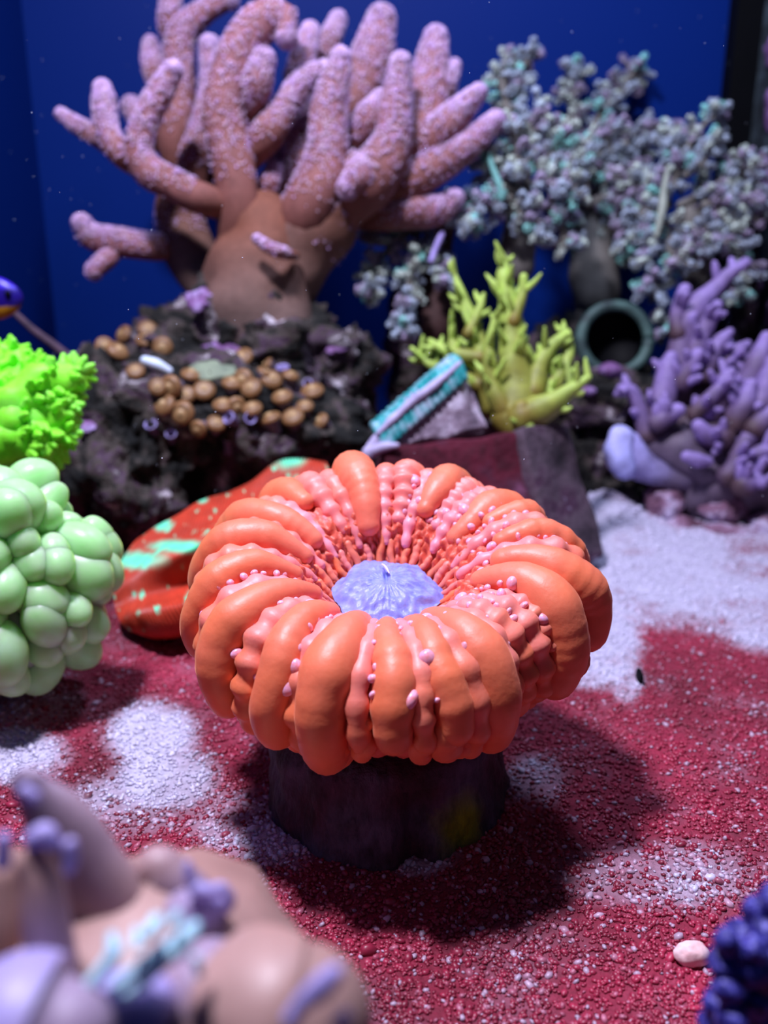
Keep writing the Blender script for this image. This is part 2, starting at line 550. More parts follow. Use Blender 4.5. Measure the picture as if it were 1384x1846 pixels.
def prof(t):
    c, _ = catmull(np.hstack([PROF, np.zeros((len(PROF), 1))]), np.ones(len(PROF)), 400)
    i = np.clip(np.asarray(t) * 399, 0, 399)
    a = np.floor(i).astype(int)
    b_ = np.minimum(a + 1, 399)
    f_ = i - a
    p = c[a] * (1 - f_)[..., None] + c[b_] * f_[..., None]
    g = np.gradient(c, axis=0)
    g /= np.linalg.norm(g, axis=1)[:, None] + 1e-9
    return p[..., 0], p[..., 1], -g[a][..., 1], g[a][..., 0]       # r, z and outward normal (nr, nz)


def rmod(th):
    return 1 + 0.035 * np.sin(3 * th + 0.6) + 0.045 * np.exp(-((th + 0.33) / 0.25) ** 2) - 0.06 * np.exp(-((th + 0.78) / 0.16) ** 2) + 0.03 * np.sin(5 * th + 2.1)


def zmod(th):
    return 0.13 * np.sin(4 * th + 1) + 0.12 * np.sin(2 * th + 0.4) + 0.28 * np.exp(-((th - 1.8) / .5) ** 2)


def wrap(th):
    return (np.asarray(th) + math.pi) % (2 * math.pi) - math.pi


def coral_pt(th, t, off):
    r, z, nr, nzz = prof(np.asarray(t, float))
    th = wrap(th)
    k = np.clip((r - 1.2) / 3.2, 0, 1)
    r2 = r * (1 + (rmod(th) - 1) * k) + nr * off
    z2 = z + zmod(th) * k + nzz * off
    p = np.stack([r2 * np.cos(th), r2 * np.sin(th), z2], -1)
    return p @ RT.T + C0


oc = thing('button_coral', 'large fleshy orange button coral with lavender mouth disc on a round stone plug', 'coral', (C0[0], C0[1], 2.2))
# under-body with fine radial wrinkles
NT, NS = 300, 130
th = np.linspace(0, 2 * math.pi, NT, endpoint=False)
tt = np.linspace(0, 1, NS)
TH, TTt = np.meshgrid(th, tt)
rid = 0.05 * np.sin(TH * 46 + 0.9 * np.sin(TTt * 30)) + 0.03 * np.sin(TTt * 95 + 3 * np.sin(TH * 9))
rid = rid + 0.045 * np.sin(TTt * 190 + 4 * np.sin(TH * 6) + 2.5 * np.sin(TH * 17) + 1.2 * np.sin(TH * 31)) * np.exp(-((TTt - .12) / .12) ** 2)
offs = -0.06 + rid + .16 * np.exp(-((TTt - .17) / .08) ** 2)
v = coral_pt(TH.ravel(), TTt.ravel(), offs.ravel())
i = np.arange(NS - 1)[:, None] * NT
j = np.arange(NT)[None, :]
q = np.stack([i + j, i + (j + 1) % NT, i + NT + (j + 1) % NT, i + NT + j], -1).reshape(-1, 4)
link('mantle', mesh('mantle', v, [q]), M['flesh_in'], oc)


def lobe(thd, a, t0, t1, sway=0.0, bead=0.0, nb=7, lift=0.0, r0=0.45, r1=0.85, seed=0, mat='flesh', name='lobe', pink=.25):
    m = 60 if a > .25 else 30
    u = np.linspace(0, 1, m)
    t = t0 + (t1 - t0) * u
    r, _, _, _ = prof(t)
    thv = math.radians(thd) + math.radians(sway) * (u - 0.4) + 0.012 * np.sin(u * 9 + seed)
    env = r0 + (1 - r0) * np.sin(np.clip(u / 0.55, 0, 1) * math.pi / 2) ** 1.2
    env = env * (1 - (1 - r1) * np.clip((u - 0.55) / 0.45, 0, 1) ** 1.5)
    rad = a * env * np.minimum(1, (r / 3.9) ** 0.55)
    rad = rad * (1 + bead * np.sin(u * math.pi * 2 * nb + seed) + 0.05 * np.sin(u * 8 + seed * 3) * (a > .25) + 0.02 * np.sin(u * 19 + seed * 2) + 0.010 * np.sin(u * 64 + 3 * np.sin(u * 9 + seed)))
    c = coral_pt(thv, t, lift + 0.10 - 0.25 * a)
    tb = Tube(c, rad, seg=18, smoothpath=False, ncap=5, wob=0.06, wobs=1.1, seed=seed)
    tl = (t0 + (t1 - t0) * tb.u)[:, None]
    kk = np.clip(pink * (1.25 - tl / .42) + .3 * pink * nz(tb.v, 1.4, seed)[:, None], 0, 1)
    return link(name, tb.mesh(name, ORG * (1 - kk) + PNK * kk), M[mat], oc)


ORG = np.array(lin(240, 122, 80)[:3])
PNK = np.array(lin(246, 152, 168)[:3])
rl = random.Random(21)
LOBES = [  # angle, kind (M smooth lobe, m beaded fold), half width, start, end, sway
    (170, 'M', .50, .11, .58, 6), (183, 'm', .33, .07, .64, 6), (195, 'M', .46, .13, .60, 7), (205.5, 'm', .34, .06, .63, 8), (216, 'M', .50, .10, .60, 8), (226.5, 'm', .36, .07, .63, 7), (236.5, 'M', .47, .12, .60, 6),
    (246, 'm', .34, .07, .66, 2), (-106, 'M', .56, .09, .645, -2), (-97, 'm', .24, .05, .57, 0), (-89, 'M', .43, .13, .535, 2), (-81.5, 'm', .25, .05, .56, 2), (-74.5, 'M', .42, .07, .53, 2), (-68, 'm', .30, .05, .64, 3),
    (-60, 'M', .54, .10, .64, 4), (-51, 'm', .34, .08, .66, 4), (-44, 'm', .36, .09, .64, 4), (-36.5, 'm', .33, .12, .62, 3), (-30, 'm', .30, .2, .60, 0), (-21, 'M', .58, .13, .60, -16), (-8, 'M', .56, .19, .58, -6), (1.5, 'm', .30, .08, .56, 0),
    (10, 'M', .42, .20, .54, 0), (18.5, 'm', .34, .07, .54, 0), (27, 'M', .40, .22, .52, 2), (37, 'M', .50, .12, .50, 0), (46.5, 'm', .32, .07, .52, 0), (55, 'm', .40, .15, .50, 2), (64, 'M', .50, .16, .48, 0), (72.5, 'm', .30, .06, .50, 0),
    (81, 'm', .42, .14, .48, 0), (90.5, 'm', .30, .06, .50, 0), (103, 'M', .60, .09, .50, 0), (113.5, 'm', .30, .06, .52, 0), (122, 'm', .38, .12, .52, 0), (131, 'M', .46, .24, .53, 0), (139, 'm', .30, .06, .54, 0), (149, 'M', .52, .12, .56, 4), (159.5, 'm', .32, .07, .58, 5)]
LOBES.sort(key=lambda a: wrap(math.radians(a[0])))
n = len(LOBES)
ang = [a[0] if a[0] < 180 else a[0] - 360 for a in LOBES]
for k, (td, kd, a, t0, t1, sw) in enumerate(LOBES):
    if kd == 'M':
        lobe(td, a, t0 + .05, t1, sw, 0.0 if a > .45 else 0.03, 6, rl.uniform(.0, .22), 0.66, 0.92, k * 1.7, pink=.2)
        if td != -89:
            lobe(td + rl.uniform(-3, 3), a * .85, t1 - .10, t1 + rl.uniform(.06, .11), 0, 0.04, 4, -0.06, 0.6, 0.95, k * 3.1 + 2, pink=0)
    else:
        lobe(td, a, t0 + .03, t1, sw, rl.uniform(.13, .2), rl.randint(7, 9), rl.uniform(-.04, .04), 0.55, 0.9, k * 2.3 + 5, pink=rl.uniform(.7, 1.1))
        lobe(td + rl.uniform(-2, 2), a * .95, t1 - .06, t1 + rl.uniform(.05, .09), 0, 0.06, 3, -0.06, 0.7, 0.95, k * 4.1 + 1, pink=0)
# small folds lining the throat
for k in range(30):
    td = k * 360 / 30 + rl.uniform(-2, 2)
    lobe(td, rl.uniform(.13, .18), -.0, rl.uniform(.07, .12), rl.uniform(-8, 8), 0.06, rl.randint(2, 4), -0.07, 0.7, 0.9, k * 1.3, 'flesh', 'throat_fold', pink=rl.uniform(0, .5))

# pink vesicles in the valleys between the lobes
VM = mesh('vesicle', *(lambda a: (a[0], [a[1]]))(ico(3)))
VM.materials.append(M['vesicle'])
cnt = 0
for k in range(n):
    a0, a1 = ang[k], ang[(k + 1) % n] + (360 if k == n - 1 else 0)
    sw = LOBES[k][5]
    t = rl.uniform(.15, .19)
    while t < .47 and cnt < 295:
        s = rl.uniform(.05, .10) if rl.random() < .82 else rl.uniform(.10, .17)
        fr0 = .5 + rl.uniform(-.18, .18)
        thd = a0 + (a1 - a0) * fr0 + sw * (t / .6 - .4)
        p = coral_pt(np.array([math.radians(thd)]), np.array([t]), -.04 + .23 * min(1, max(0, (t - .12) / .15)) + .25 * s)[0]
        link('vesicle', VM, None, oc, loc=p, scale=(s * rl.uniform(.85, 1.5), s * rl.uniform(.85, 1.3), s * .9), rot=(rl.random() * 3, rl.random() * 3, rl.random() * 3))
        cnt += 1
        t += s * rl.uniform(.18, .36) + 0.008

# mouth disc
NR, NA = 26, 120
rr_ = np.linspace(0.0, 1, NR)
an = np.linspace(0, 2 * math.pi, NA, endpoint=False)
RR, AA = np.meshgrid(rr_, an, indexing='ij')
rad = 1.30 * (1 + 0.05 * np.cos(AA * 6 + .5) + 0.03 * np.cos(3 * AA)) * RR
hh = 0.42 * (1 - RR ** 2.2) - 0.10 + 0.035 * np.sin(AA * 30 + 5 * RR) * RR * (1 - 0.4 * RR) + 0.03 * np.sin(RR * 26 + 2 * np.sin(AA * 7)) * RR
x_, y_ = rad * np.cos(AA), rad * np.sin(AA)
hh -= 0.16 * np.exp(-(x_ / 0.06) ** 2 - ((y_ - 0.30) / 0.35) ** 2)
v = np.stack([x_, y_, hh + 0.05], -1).reshape(-1, 3)
v[:, 2] += 0.06 * nz(v, 3.2, 2.0)
v = v @ RT.T + C0
i = np.arange(NR - 1)[:, None] * NA
j = np.arange(NA)[None, :]
q = np.stack([i + j, i + NA + j, i + NA + (j + 1) % NA, i + (j + 1) % NA], -1).reshape(-1, 4)
od = link('mouth_disc', mesh('mouth_disc', v, [q]), M['oral'], oc)
od['label'] = 'wrinkled lavender mouth disc with a short central slit'
lp = np.array([(-.10, .62, .36), (-.03, .45, .42), (.02, .28, .45), (.07, .14, .44)]) @ RT.T + C0
link('lip', Tube(lp, [.02, .03, .03, .015], 12, 8).mesh('lip'), M['mouth'], od)
# stalk between flesh and plug
tb = Tube([C0 + np.array([0, .3, -1.2]), C0 + np.array([0, .2, -2.0]), np.array([C0[0], C0[1] + .2, 2.15])], [2.2, 1.9, 2.2], 14, 32, wob=0.12, wobs=0.9, cap0=False, cap1=False)
link('stalk', tb.mesh('stalk'), M['stalk'], oc)

# plug
NA, pr = 140, []
prf = [(0, 2.30), (1.2, 2.3), (2.3, 2.32), (2.75, 2.2), (2.92, 1.95), (2.98, 1.4), (3.02, .8), (3.06, .2), (3.1, -.5)]
c, _ = catmull(np.array([(r, 0, z) for r, z in prf]), np.ones(len(prf)), 44)
an = np.linspace(0, 2 * math.pi, NA, endpoint=False)
AA, RRi = np.meshgrid(an, np.arange(44), indexing='xy')
r = c[RRi, 0]
z = c[RRi, 2]
aw = wrap(AA)
notch = np.exp(-((aw + math.radians(76)) / 0.13) ** 2)
r = r * (1 - 0.16 * notch * (z < 1.7)) * (1 + .03 * np.sin(3 * AA + 1))
v = np.stack([r * np.cos(AA), r * np.sin(AA), z], -1).reshape(-1, 3)
rad = np.stack([np.cos(AA), np.sin(AA), 0 * AA], -1).reshape(-1, 3)
v = v + rad * (0.16 * fr(v, 1.1, 4, 4))[:, None]
v[:, 2] += 0.08 * fr(v, .9, 8, 3)
azs = np.arctan2(v[:, 1], v[:, 0])
gm = np.exp(-((azs + 0.90) / 0.20) ** 2) * np.exp(-((v[:, 2] - .5) / .65) ** 2) * 1.4
gm = np.clip(gm + 0.25 * nz(v, 2.2, 5), 0, 1) * (gm > .15)
mar = np.clip(0.5 + 1.2 * nz(v, .9, 12), 0, 1) * 0.8
base = np.array(lin(84, 74, 98)[:3])[None] * (1 - mar[:, None]) + np.array(lin(64, 14, 30)[:3])[None] * mar[:, None]
base = base * (1 - gm[:, None]) + gm[:, None] * np.array(lin(120, 128, 16)[:3])[None]
v = v + PB
i = np.arange(43)[:, None] * NA
j = np.arange(NA)[None, :]
q = np.stack([i + j, i + NA + j, i + NA + (j + 1) % NA, i + (j + 1) % NA], -1).reshape(-1, 4)
tag(link('coral_plug', mesh('coral_plug', v, [q], base), M['puck']), 'round dark maroon grey stone plug with a yellow green algae patch', 'stone')

# ------------------------------------------------------------------ red brain coral behind it
def red_cols(v, seed, k=1.0, dark=None):
    n1 = nz(v, .55, seed) + .5 * nz(v, 1.7, seed + 3)
    m = np.clip((n1 - 0.62 / k) * 7, 0, 1)
    spots = np.clip((nz(v, 2.6, seed + 9) - .50) * 10, 0, 1)
    m = np.maximum(m, spots)[:, None]
    a = np.array(lin(186, 62, 40)[:3])[None] * (1 + .35 * nz(v, .5, seed + 5)[:, None])
    if dark is not None:
        a = a * (1 - dark[:, None]) + np.array(lin(128, 58, 52)[:3])[None] * dark[:, None]
    return a * (1 - m) + m * np.array(lin(110, 226, 180)[:3])[None]


D_ = 30.0
rb = thing('folded_brain_coral', 'low folded red coral with mint green patches behind the orange coral', 'coral', F(360, 1110))
ROWS = [
    [(272, 962, 36), (310, 950, 36.5), (380, 915, 37), (460, 890, 37), (520, 860, 36.5), (590, 860, 36)],
    [(238, 985, 34.6), (305, 935, 34.4), (380, 898, 34.6), (450, 872, 34.6), (515, 828, 34.6), (590, 838, 34.2)],
    [(215, 1028, 33.4), (290, 985, 32.5), (390, 938, 32.9), (460, 908, 33.4), (530, 893, 33.6), (600, 890, 33)],
    [(206, 1064, 32.4), (270, 1022, 31.0), (365, 980, 31.0), (425, 945, 31.4), (478, 925, 31.8), (560, 935, 32)],
    [(206, 1092, 32.2), (262, 1072, 30.9), (352, 1045, 31.8), (412, 1003, 32.2), (458, 962, 32.4), (540, 962, 32)],
    [(215, 1116, 31.6), (275, 1100, 29.9), (365, 1072, 29.8), (425, 1025, 29.9), (472, 978, 30.4), (560, 990, 30.5)],
    [(238, 1136, 31.6), (300, 1145, 30.3), (372, 1118, 30.3), (432, 1070, 30.6), (500, 1030, 31), (570, 1030, 31)],
    [(265, 1132, 32.4), (312, 1136, 32.4), (380, 1110, 32.6), (440, 1070, 32.8), (510, 1030, 33), (580, 1030, 33)]]
MU, MV = 100, 330
Rr = np.array([catmull([P(*a) for a in r_], np.ones(6), MV)[0] for r_ in ROWS])
GG = np.stack([catmull(Rr[:, j_], np.ones(len(ROWS)), MU)[0] for j_ in range(MV)], 1)
du, dv = np.gradient(GG, axis=0), np.gradient(GG, axis=1)
nn = np.cross(dv, du)
nn /= np.linalg.norm(nn, axis=2)[..., None] + 1e-9
if np.mean(nn[..., 1]) > 0:
    nn = -nn
uu = np.linspace(0, 1, MV)[None, :]
vv_ = np.linspace(0, 1, MU)[:, None]
strip = np.sin(uu * 66 * 2 * math.pi + 1.2 * np.sin(vv_ * 7) + 2.5 * np.sin(vv_ * 3 + 5 * uu))
flatp = GG.reshape(-1, 3)
lump = nz(flatp, .7, 6.2).reshape(MU, MV)
# puffed rounded margin at the left end
GG = GG + nn * (.05 * strip + .16 * lump)[..., None]
flatp = GG.reshape(-1, 3)
valley = np.exp(-((vv_ - .57) / .05) ** 2) * np.clip((uu - .12) * 6, 0, 1) * (.5 + .5 * np.sin(uu * 66 * 2 * math.pi))
darkm = np.clip(valley, 0, 1).reshape(-1) * .8          # the brownish striped band of tissue
cols_ = red_cols(flatp, 2.0, 1.0, darkm)
spx, spy = project(flatp)
tealm = np.zeros(len(flatp))
for (x_, y_, a_, b_) in [(425, 948, 20, 12), (250, 1010, 42, 12), (330, 985, 45, 9), (290, 945, 16, 9), (345, 1080, 9, 12), (520, 832, 26, 12), (360, 900, 10, 5)]:
    tealm = np.maximum(tealm, np.clip(1.6 - np.hypot((spx - x_) / a_, (spy - y_) / b_) + .5 * nz(flatp, 1.8, x_), 0, 1))
cols_ = cols_ * (1 - tealm[:, None]) + tealm[:, None] * np.array(lin(110, 226, 180)[:3])[None]
ii = (np.arange(MU - 1)[:, None] * MV + np.arange(MV - 1)[None]).ravel()
link('tissue', mesh('tissue', flatp, [np.stack([ii, ii + 1, ii + MV + 1, ii + MV], -1)], cols_), M['red'], rb)
v, f = blob((0, 0, 0), (3.4, 2.2, 1.5), 4, 1.7, .15, .4)
v = v + F(400, 1090) + np.array([0.6, 3.2, 0.5])
link('foot', mesh('foot', v, [f]), M['darkrock'], rb)

# ------------------------------------------------------------------ green bubble coral
bc = thing('bubble_coral', 'pale green bubble coral with clustered grape like vesicles', 'coral', F(20, 1190))
bcen = P(8, 1040, 26.5)
brad = np.array([2.55, 2.3, 2.75])
v, f = blob(bcen, brad * .82, 4, 2, .08, .5)
link('core', mesh('core', v, [f]), M['bubble'], bc)
rbk = random.Random(5)
bms = []
for k in range(6):
    v, f = ico(4)
    v = v * (1 + .10 * nz(v, .9, k * 3.3))[:, None]
    v[:, 2] *= 1 + .06 * (v[:, 2] > 0)
    me = mesh('vesicle_green', v, [f])
    me.materials.append(M['bubble'])
    bms.append(me)
NB = 104
pts = []
for k in range(NB):
    zf = 1 - 2 * (k + .5) / NB
    a = k * 2.39996
    d = np.array([math.sqrt(1 - zf * zf) * math.cos(a), math.sqrt(1 - zf * zf) * math.sin(a), zf])
    if d[1] > .55 or d[0] < -.75:
        continue
    pts.append(d)
for d in pts:
    s = rbk.uniform(.52, .88)
    p = bcen + d * brad * (.92 + rbk.uniform(-.05, .08)) + np.array([rbk.gauss(0, .12) for _ in range(3)])
    o = link('vesicle', bms[rbk.randrange(6)], None, bc, loc=p, scale=(s * rbk.uniform(.85, 1.0), s * rbk.uniform(.85, 1.0), s * rbk.uniform(1.05, 1.35)))
    dd = Vector(d + np.array([0, 0, -.35]) + np.array([rbk.gauss(0, .25) for _ in range(3)]))
    o.rotation_euler = dd.to_track_quat('Z', 'Y').to_euler()
for (px, py, d, s) in [(5, 1180, 24.5, .75), (15, 1215, 25, .6), (120, 1135, 25.5, .6), (160, 1120, 26.4, .6), (85, 1125, 25, .7), (40, 1165, 25.6, .55), (190, 1030, 26.8, .6), (175, 975, 27, .6)]:
    link('vesicle', bms[rbk.randrange(6)], None, bc, loc=P(px, py, d), scale=(s * .9, s * .9, s * 1.2), rot=(rbk.uniform(-.5, .5), rbk.uniform(-.5, .5), 0))
tb = Tube([bcen + np.array([-.3, .4, -1.6]), F(0, 1180) + np.array([-.6, .8, -.4])], [1.5, 1.9], 10, 20, wob=.2)
link('skeleton', tb.mesh('skeleton'), M['darkrock'], bc)

# ------------------------------------------------------------------ neon green coral above it
ne = thing('neon_frill_coral', 'neon yellow green frilly coral beside the live rock and above the bubble coral', 'coral', P(0, 860, 31.5))
nb_ = P(-15, 800, 32.4)
tb = Tube([nb_, np.array([nb_[0] - .2, nb_[1] + .6, 3.2]), np.array([nb_[0] - .3, nb_[1] + .9, -.4])], [1.2, 1.6, 2.2], 24, 20, wob=.3, wobs=.7)
link('base_rock', tb.mesh('base_rock'), M['darkrock'], ne)
v, f = blob(P(-5, 765, 31.5), (1.7, 1.2, 2.0), 4, 4.4, .25, .8)
link('body', mesh('body', v, [f]), M['neon'], ne)
rn = random.Random(12)
for (pl, r0) in [([(10, 740), (25, 690), (28, 640)], .5), ([(20, 740), (60, 690), (62, 665)], .5), ([(30, 730), (90, 690), (138, 672)], .5), ([(30, 740), (95, 715), (125, 705)], .45), ([(30, 760), (90, 745), (118, 730)], .5),
                 ([(20, 770), (90, 765), (120, 755)], .45), ([(20, 790), (85, 785), (112, 780)], .5), ([(10, 800), (70, 805), (96, 812)], .5), ([(0, 820), (55, 830), (78, 840)], .5), ([(0, 830), (25, 850), (35, 862)], .5),
                 ([(-10, 730), (-20, 680), (-10, 645)], .5), ([(-10, 760), (10, 700), (6, 655)], .45)]:
    dd = 31 + rn.uniform(-.9, .6)
    pts_ = [P(x, y, dd + .3 * k) for k, (x, y) in enumerate(pl)]
    tb = Tube(pts_, [r0 * 1.5, r0 * 1.3, r0 * .85], 18, 14, wob=.35, wobs=1.6, seed=rn.random() * 9, flat=.8)
    br = link('frond', tb.mesh('frond'), M['neon'], ne)
    # ragged fringe along the frond
    vs_, fs_, base_ = [], [], 0
    po, no, us = tb.sample(rn, 50, .15, 1.0, .35)
    for p_, n_ in zip(po, no):
        e = p_ + n_ * rn.uniform(.08, .24)
        t2 = Tube([p_ - n_ * .1, e], [.2, .1], 4, 7, ncap=3)
        vs_.append(t2.v); fs_.append((t2.q + base_, t2.tr + base_)); base_ += len(t2.v)
    link('fringe', mesh('fringe', np.vstack(vs_), [np.vstack([a for a, b in fs_]), np.vstack([b for a, b in fs_])]), M['neon'], br, kind='stuff')

# ------------------------------------------------------------------ live rocks (left)
def rockmesh(center, rad, seed, amp=.38, sc=.33, sub=6, rot=None):
    v, f = ico(sub)
    p = v * np.asarray(rad)
    a = fr(p, sc, seed, 6, .75)
    pit = np.clip(nz(p, .8, seed + 4) - .18, 0, 1)
    d = 1 + amp * a - .5 * pit
    v = p * d[:, None]
    if rot is not None:
        v = v @ np.array(rot).T
    return v + np.asarray(center), f


BVH = {}


def rock(label, center, rad, seed, mat='rock', name='live_rock', sub=6, amp=.38, sc=.33, rot=None, group=None, floor=True):
    v, f = rockmesh(center, rad, seed, amp, sc, sub, rot)
    if floor:
        v[:, 2] = np.maximum(v[:, 2], -.4)
    o = tag(link(name, mesh(name, v, [f]), M[mat]), label, 'rock', group)
    BVH[label] = BVHTree.FromPolygons([Vector(p) for p in v], [tuple(int(a) for a in t) for t in f])
    return o


def boulder(parent, center, rad, seed, mat='rock', sub=6, amp=.38, sc=.33, rot=None):
    v, f = rockmesh(center, rad, seed, amp, sc, sub, rot)
    v[:, 2] = np.maximum(v[:, 2], -.4)
    BVH['b%g' % seed] = BVHTree.FromPolygons([Vector(p) for p in v], [tuple(int(a) for a in t) for t in f])
    return link('boulder', mesh('boulder', v, [f]), M[mat], parent)


lr = thing('live_rock', 'knobbly dark live rock mound carrying the leather coral and brown polyps', 'rock', F(400, 980))
boulder(lr, P(440, 650, 45.5), (6.0, 3.8, 4.0), 1.3)
boulder(lr, P(230, 860, 41), (3.4, 3.2, 5.2), 5.9)
boulder(lr, P(410, 745, 41.5), (6.4, 3.2, 2.6), 9.4, rot=rotm(0, 12, 0))
boulder(lr, P(440, 900, 45), (6.0, 3.0, 3.6), 13.7, 'darkrock')
boulder(lr, P(610, 760, 47), (2.4, 2.8, 5.2), 16.2, 'darkrock')


def hit(px, py):
    o = Vector(CAM)
    d = Vector(P(px, py, 1.0) - CAM).normalized()
    best = None
    for b_ in BVH.values():
        r = b_.ray_cast(o, d)
        if r[0] is not None and (best is None or r[3] < best[2]):
            best = (np.array(r[0]), np.array(r[1]), r[3])
    return best


# button polyps
def lathe(prf, seg=22, m=30):
    c, _ = catmull(np.array([(r, 0, z) for r, z in prf]), np.ones(len(prf)), m)
    an = np.linspace(0, 2 * math.pi, seg, endpoint=False)
    v = np.stack([c[:, 0][:, None] * np.cos(an), c[:, 0][:, None] * np.sin(an), np.repeat(c[:, 2][:, None], seg, 1)], -1).reshape(-1, 3)
    i = np.arange(m - 1)[:, None] * seg
    j = np.arange(seg)[None]
    q = np.stack([i + j, i + seg + j, i + seg + (j + 1) % seg, i + (j + 1) % seg], -1).reshape(-1, 4)
    return v, q


zc = thing('button_polyp_colony', 'colony of golden brown button polyps across the dark ledge rock', 'coral', P(400, 770, 39))
zv, zq = lathe([(.0, .50), (.10, .50), (.20, .42), (.30, .43), (.45, .38), (.56, .24), (.52, .05), (.38, -.15), (.3, -.6)])
rad_ = np.hypot(zv[:, 0], zv[:, 1])
zcol = np.array(lin(136, 98, 62)[:3])[None] * np.ones((len(zv), 1))
k1 = np.exp(-((rad_ - .0) / .22) ** 2)[:, None] * (zv[:, 2] > .2)[:, None]
zcol = zcol * (1 - k1) + k1 * np.array(lin(190, 158, 112)[:3])[None]
k2 = np.exp(-((rad_ - .34) / .10) ** 2)[:, None] * (zv[:, 2] > .2)[:, None] * .6
zcol = zcol * (1 - k2) + k2 * np.array(lin(96, 66, 36)[:3])[None]
k3 = (zv[:, 2] < .1)[:, None]
zcol = np.where(k3, np.array(lin(110, 96, 110)[:3])[None], zcol)
ZM = mesh('polyp', zv, [zq], zcol)
ZM.materials.append(M['zoa'])
tv_, tq_ = lathe([(.05, .0), (.16, .02), (.26, .30), (.34, .42), (.38, .38), (.36, .2), (.28, -.2), (.25, -.6)], 18, 24)
tcol = np.where((tv_[:, 2] > .28)[:, None], np.array(lin(150, 140, 196)[:3])[None], np.array(lin(104, 84, 120)[:3])[None])
TM = mesh('tube_polyp', tv_, [tq_], tcol)
TM.materials.append(M['zoa'])
rz = random.Random(3)
ZP = [(470, 260), (420, 330), (540, 290), (500, 400), (640, 440), (700, 420), (750, 470), (680, 540), (620, 520), (790, 590), (850, 450), (930, 460), (900, 350), (1000, 370), (990, 430), (1040, 500), (1120, 530), (1190, 580),
      (1000, 580), (930, 540), (860, 510), (1060, 420), (960, 410), (1150, 480), (540, 245), (600, 300), (380, 300), (820, 530), (740, 590), (580, 450), (440, 275), (1080, 570), (690, 480), (900, 420)]
TP = [(630, 630), (860, 570), (840, 660), (455, 345), (1130, 440), (1040, 400), (560, 600), (910, 560)]
for lst, me, nm in ((ZP, ZM, 'polyp'), (TP, TM, 'tube_polyp')):
    for (cx, cy) in lst:
        h = hit(cx / 2.035, 480 + cy / 2.035)
        if h is None or h[2] > 52:
            continue
        n_ = h[1] * .6 + np.array([0, -.35, .75]) + np.array([rz.gauss(0, .35) for _ in range(3)])
        s = rz.uniform(.8, 1.15) * (0.86 if nm == 'polyp' else .72)
        o = link(nm, me, None, zc, loc=h[0] + n_ / np.linalg.norm(n_) * .12, scale=(s, s, s))
        o.rotation_euler = Vector(n_).to_track_quat('Z', 'Y').to_euler()
        if nm == 'tube_polyp':
            o['label'] = 'small lavender rimmed cup polyp'
h = hit(385, 668)
if h:
    v, f = blob((0, 0, 0), (1.1, .75, .22), 4, 2.2, .2, 1.0)
    tag(link('encrusting_mat', mesh('encrusting_mat', v @ rotm(28, 0, 0).T + h[0], [f]), M['mat']), 'flat olive green encrusting mat on the ledge rock among brown polyps', 'coral')
h = hit(285, 663)
if h:
    a_ = h[0]
    tag(link('pale_tube_worm', Tube([a_ + np.array([-.5, -.2, .35]), a_ + np.array([0, -.3, .2]), a_ + np.array([.5, -.2, -.1])], [.2, .24, .18], 10, 10).mesh('pale_tube_worm'), M['speck']), 'short white tube shell lying on the ledge rock', 'shell')
# purple coralline patches
for (px, py, r_, lab) in [(355, 538, .75, 'pink coralline crust on the rock right under the leather coral trunk'), (400, 625, .8, 'deep purple coralline crust above the olive mat'), (605, 630, .4, 'small mauve coralline spot on the dark rock side'), (160, 770, .4, 'mauve coralline spot next to the neon coral fronds')]:
    h = hit(px, py)
    if h and h[2] < 60:
        v, f = blob((0, 0, 0), (r_, r_ * .7, r_ * .3), 4, px, .9, 1.4)
        link('coralline_crust', mesh('coralline_crust', v @ rotm(40, 0, 0).T + h[0], [f]), M['coralline'], lr)['label'] = lab

# thin rod and fish at the left
tag(link('rod', Tube([P(28, 566, 41.0), P(60, 595, 41.0), P(100, 625, 41), P(135, 655, 41), P(170, 700, 41)], [.15, .17, .2, .24, .24], 20, 10, wob=.1).mesh('rod'), M['rod']), 'slanting thin brown rod sticking up from the live rock', 'rod')
fi = thing('fish', 'small dark blue fish with yellow belly by the blue side glass', 'fish', P(-10, 575, 39))
fc = P(-22, 537, 39)
v, f = ico(5)
v = v * np.array([1.55, .5, .92])
tp = np.clip((v[:, 0] + 1.55) / 3.1, 0, 1)
v[:, 2] *= .55 + .5 * np.sin(np.clip(tp, 0, 1) * 2.4)
v[:, 1] *= .5 + .5 * tp
zz = v[:, 2] / .9
colf = np.where((zz < -.38)[:, None], np.array(lin(196, 140, 20)[:3])[None], np.array(lin(30, 14, 120)[:3])[None])
colf = np.where((zz > .45)[:, None], np.array(lin(50, 20, 190)[:3])[None], colf)
link('body', mesh('body', v + fc, [f], colf), M['fish'], fi)
for nm, pl, cl in (('dorsal_fin', [(-.9, .5), (-.5, .95), (.3, 1.05), (.8, .72), (.6, .5)], (40, 16, 150)), ('anal_fin', [(-.9, -.4), (-.6, -.95), (.0, -.95), (.2, -.55)], (190, 140, 30)), ('tail_fin', [(-1.3, .25), (-2.1, .75), (-1.9, 0), (-2.1, -.7), (-1.3, -.25)], (200, 150, 30))):
    pl = np.array(pl)
    n_ = len(pl)
    v = np.vstack([np.c_[pl[:, 0], np.full(n_, -.04), pl[:, 1]], np.c_[pl[:, 0], np.full(n_, .04), pl[:, 1]]])
    fs = [np.array([[0, a, a + 1] for a in range(1, n_ - 1)]), np.array([[n_, n_ + a + 1, n_ + a] for a in range(1, n_ - 1)]), np.array([[a, (a + 1) % n_, n_ + (a + 1) % n_, n_ + a] for a in range(n_)])]
    link(nm, mesh(nm, v + fc, fs, np.tile(np.array(lin(*cl)[:3]), (2 * n_, 1)), smooth=False), M['fish'], fi)
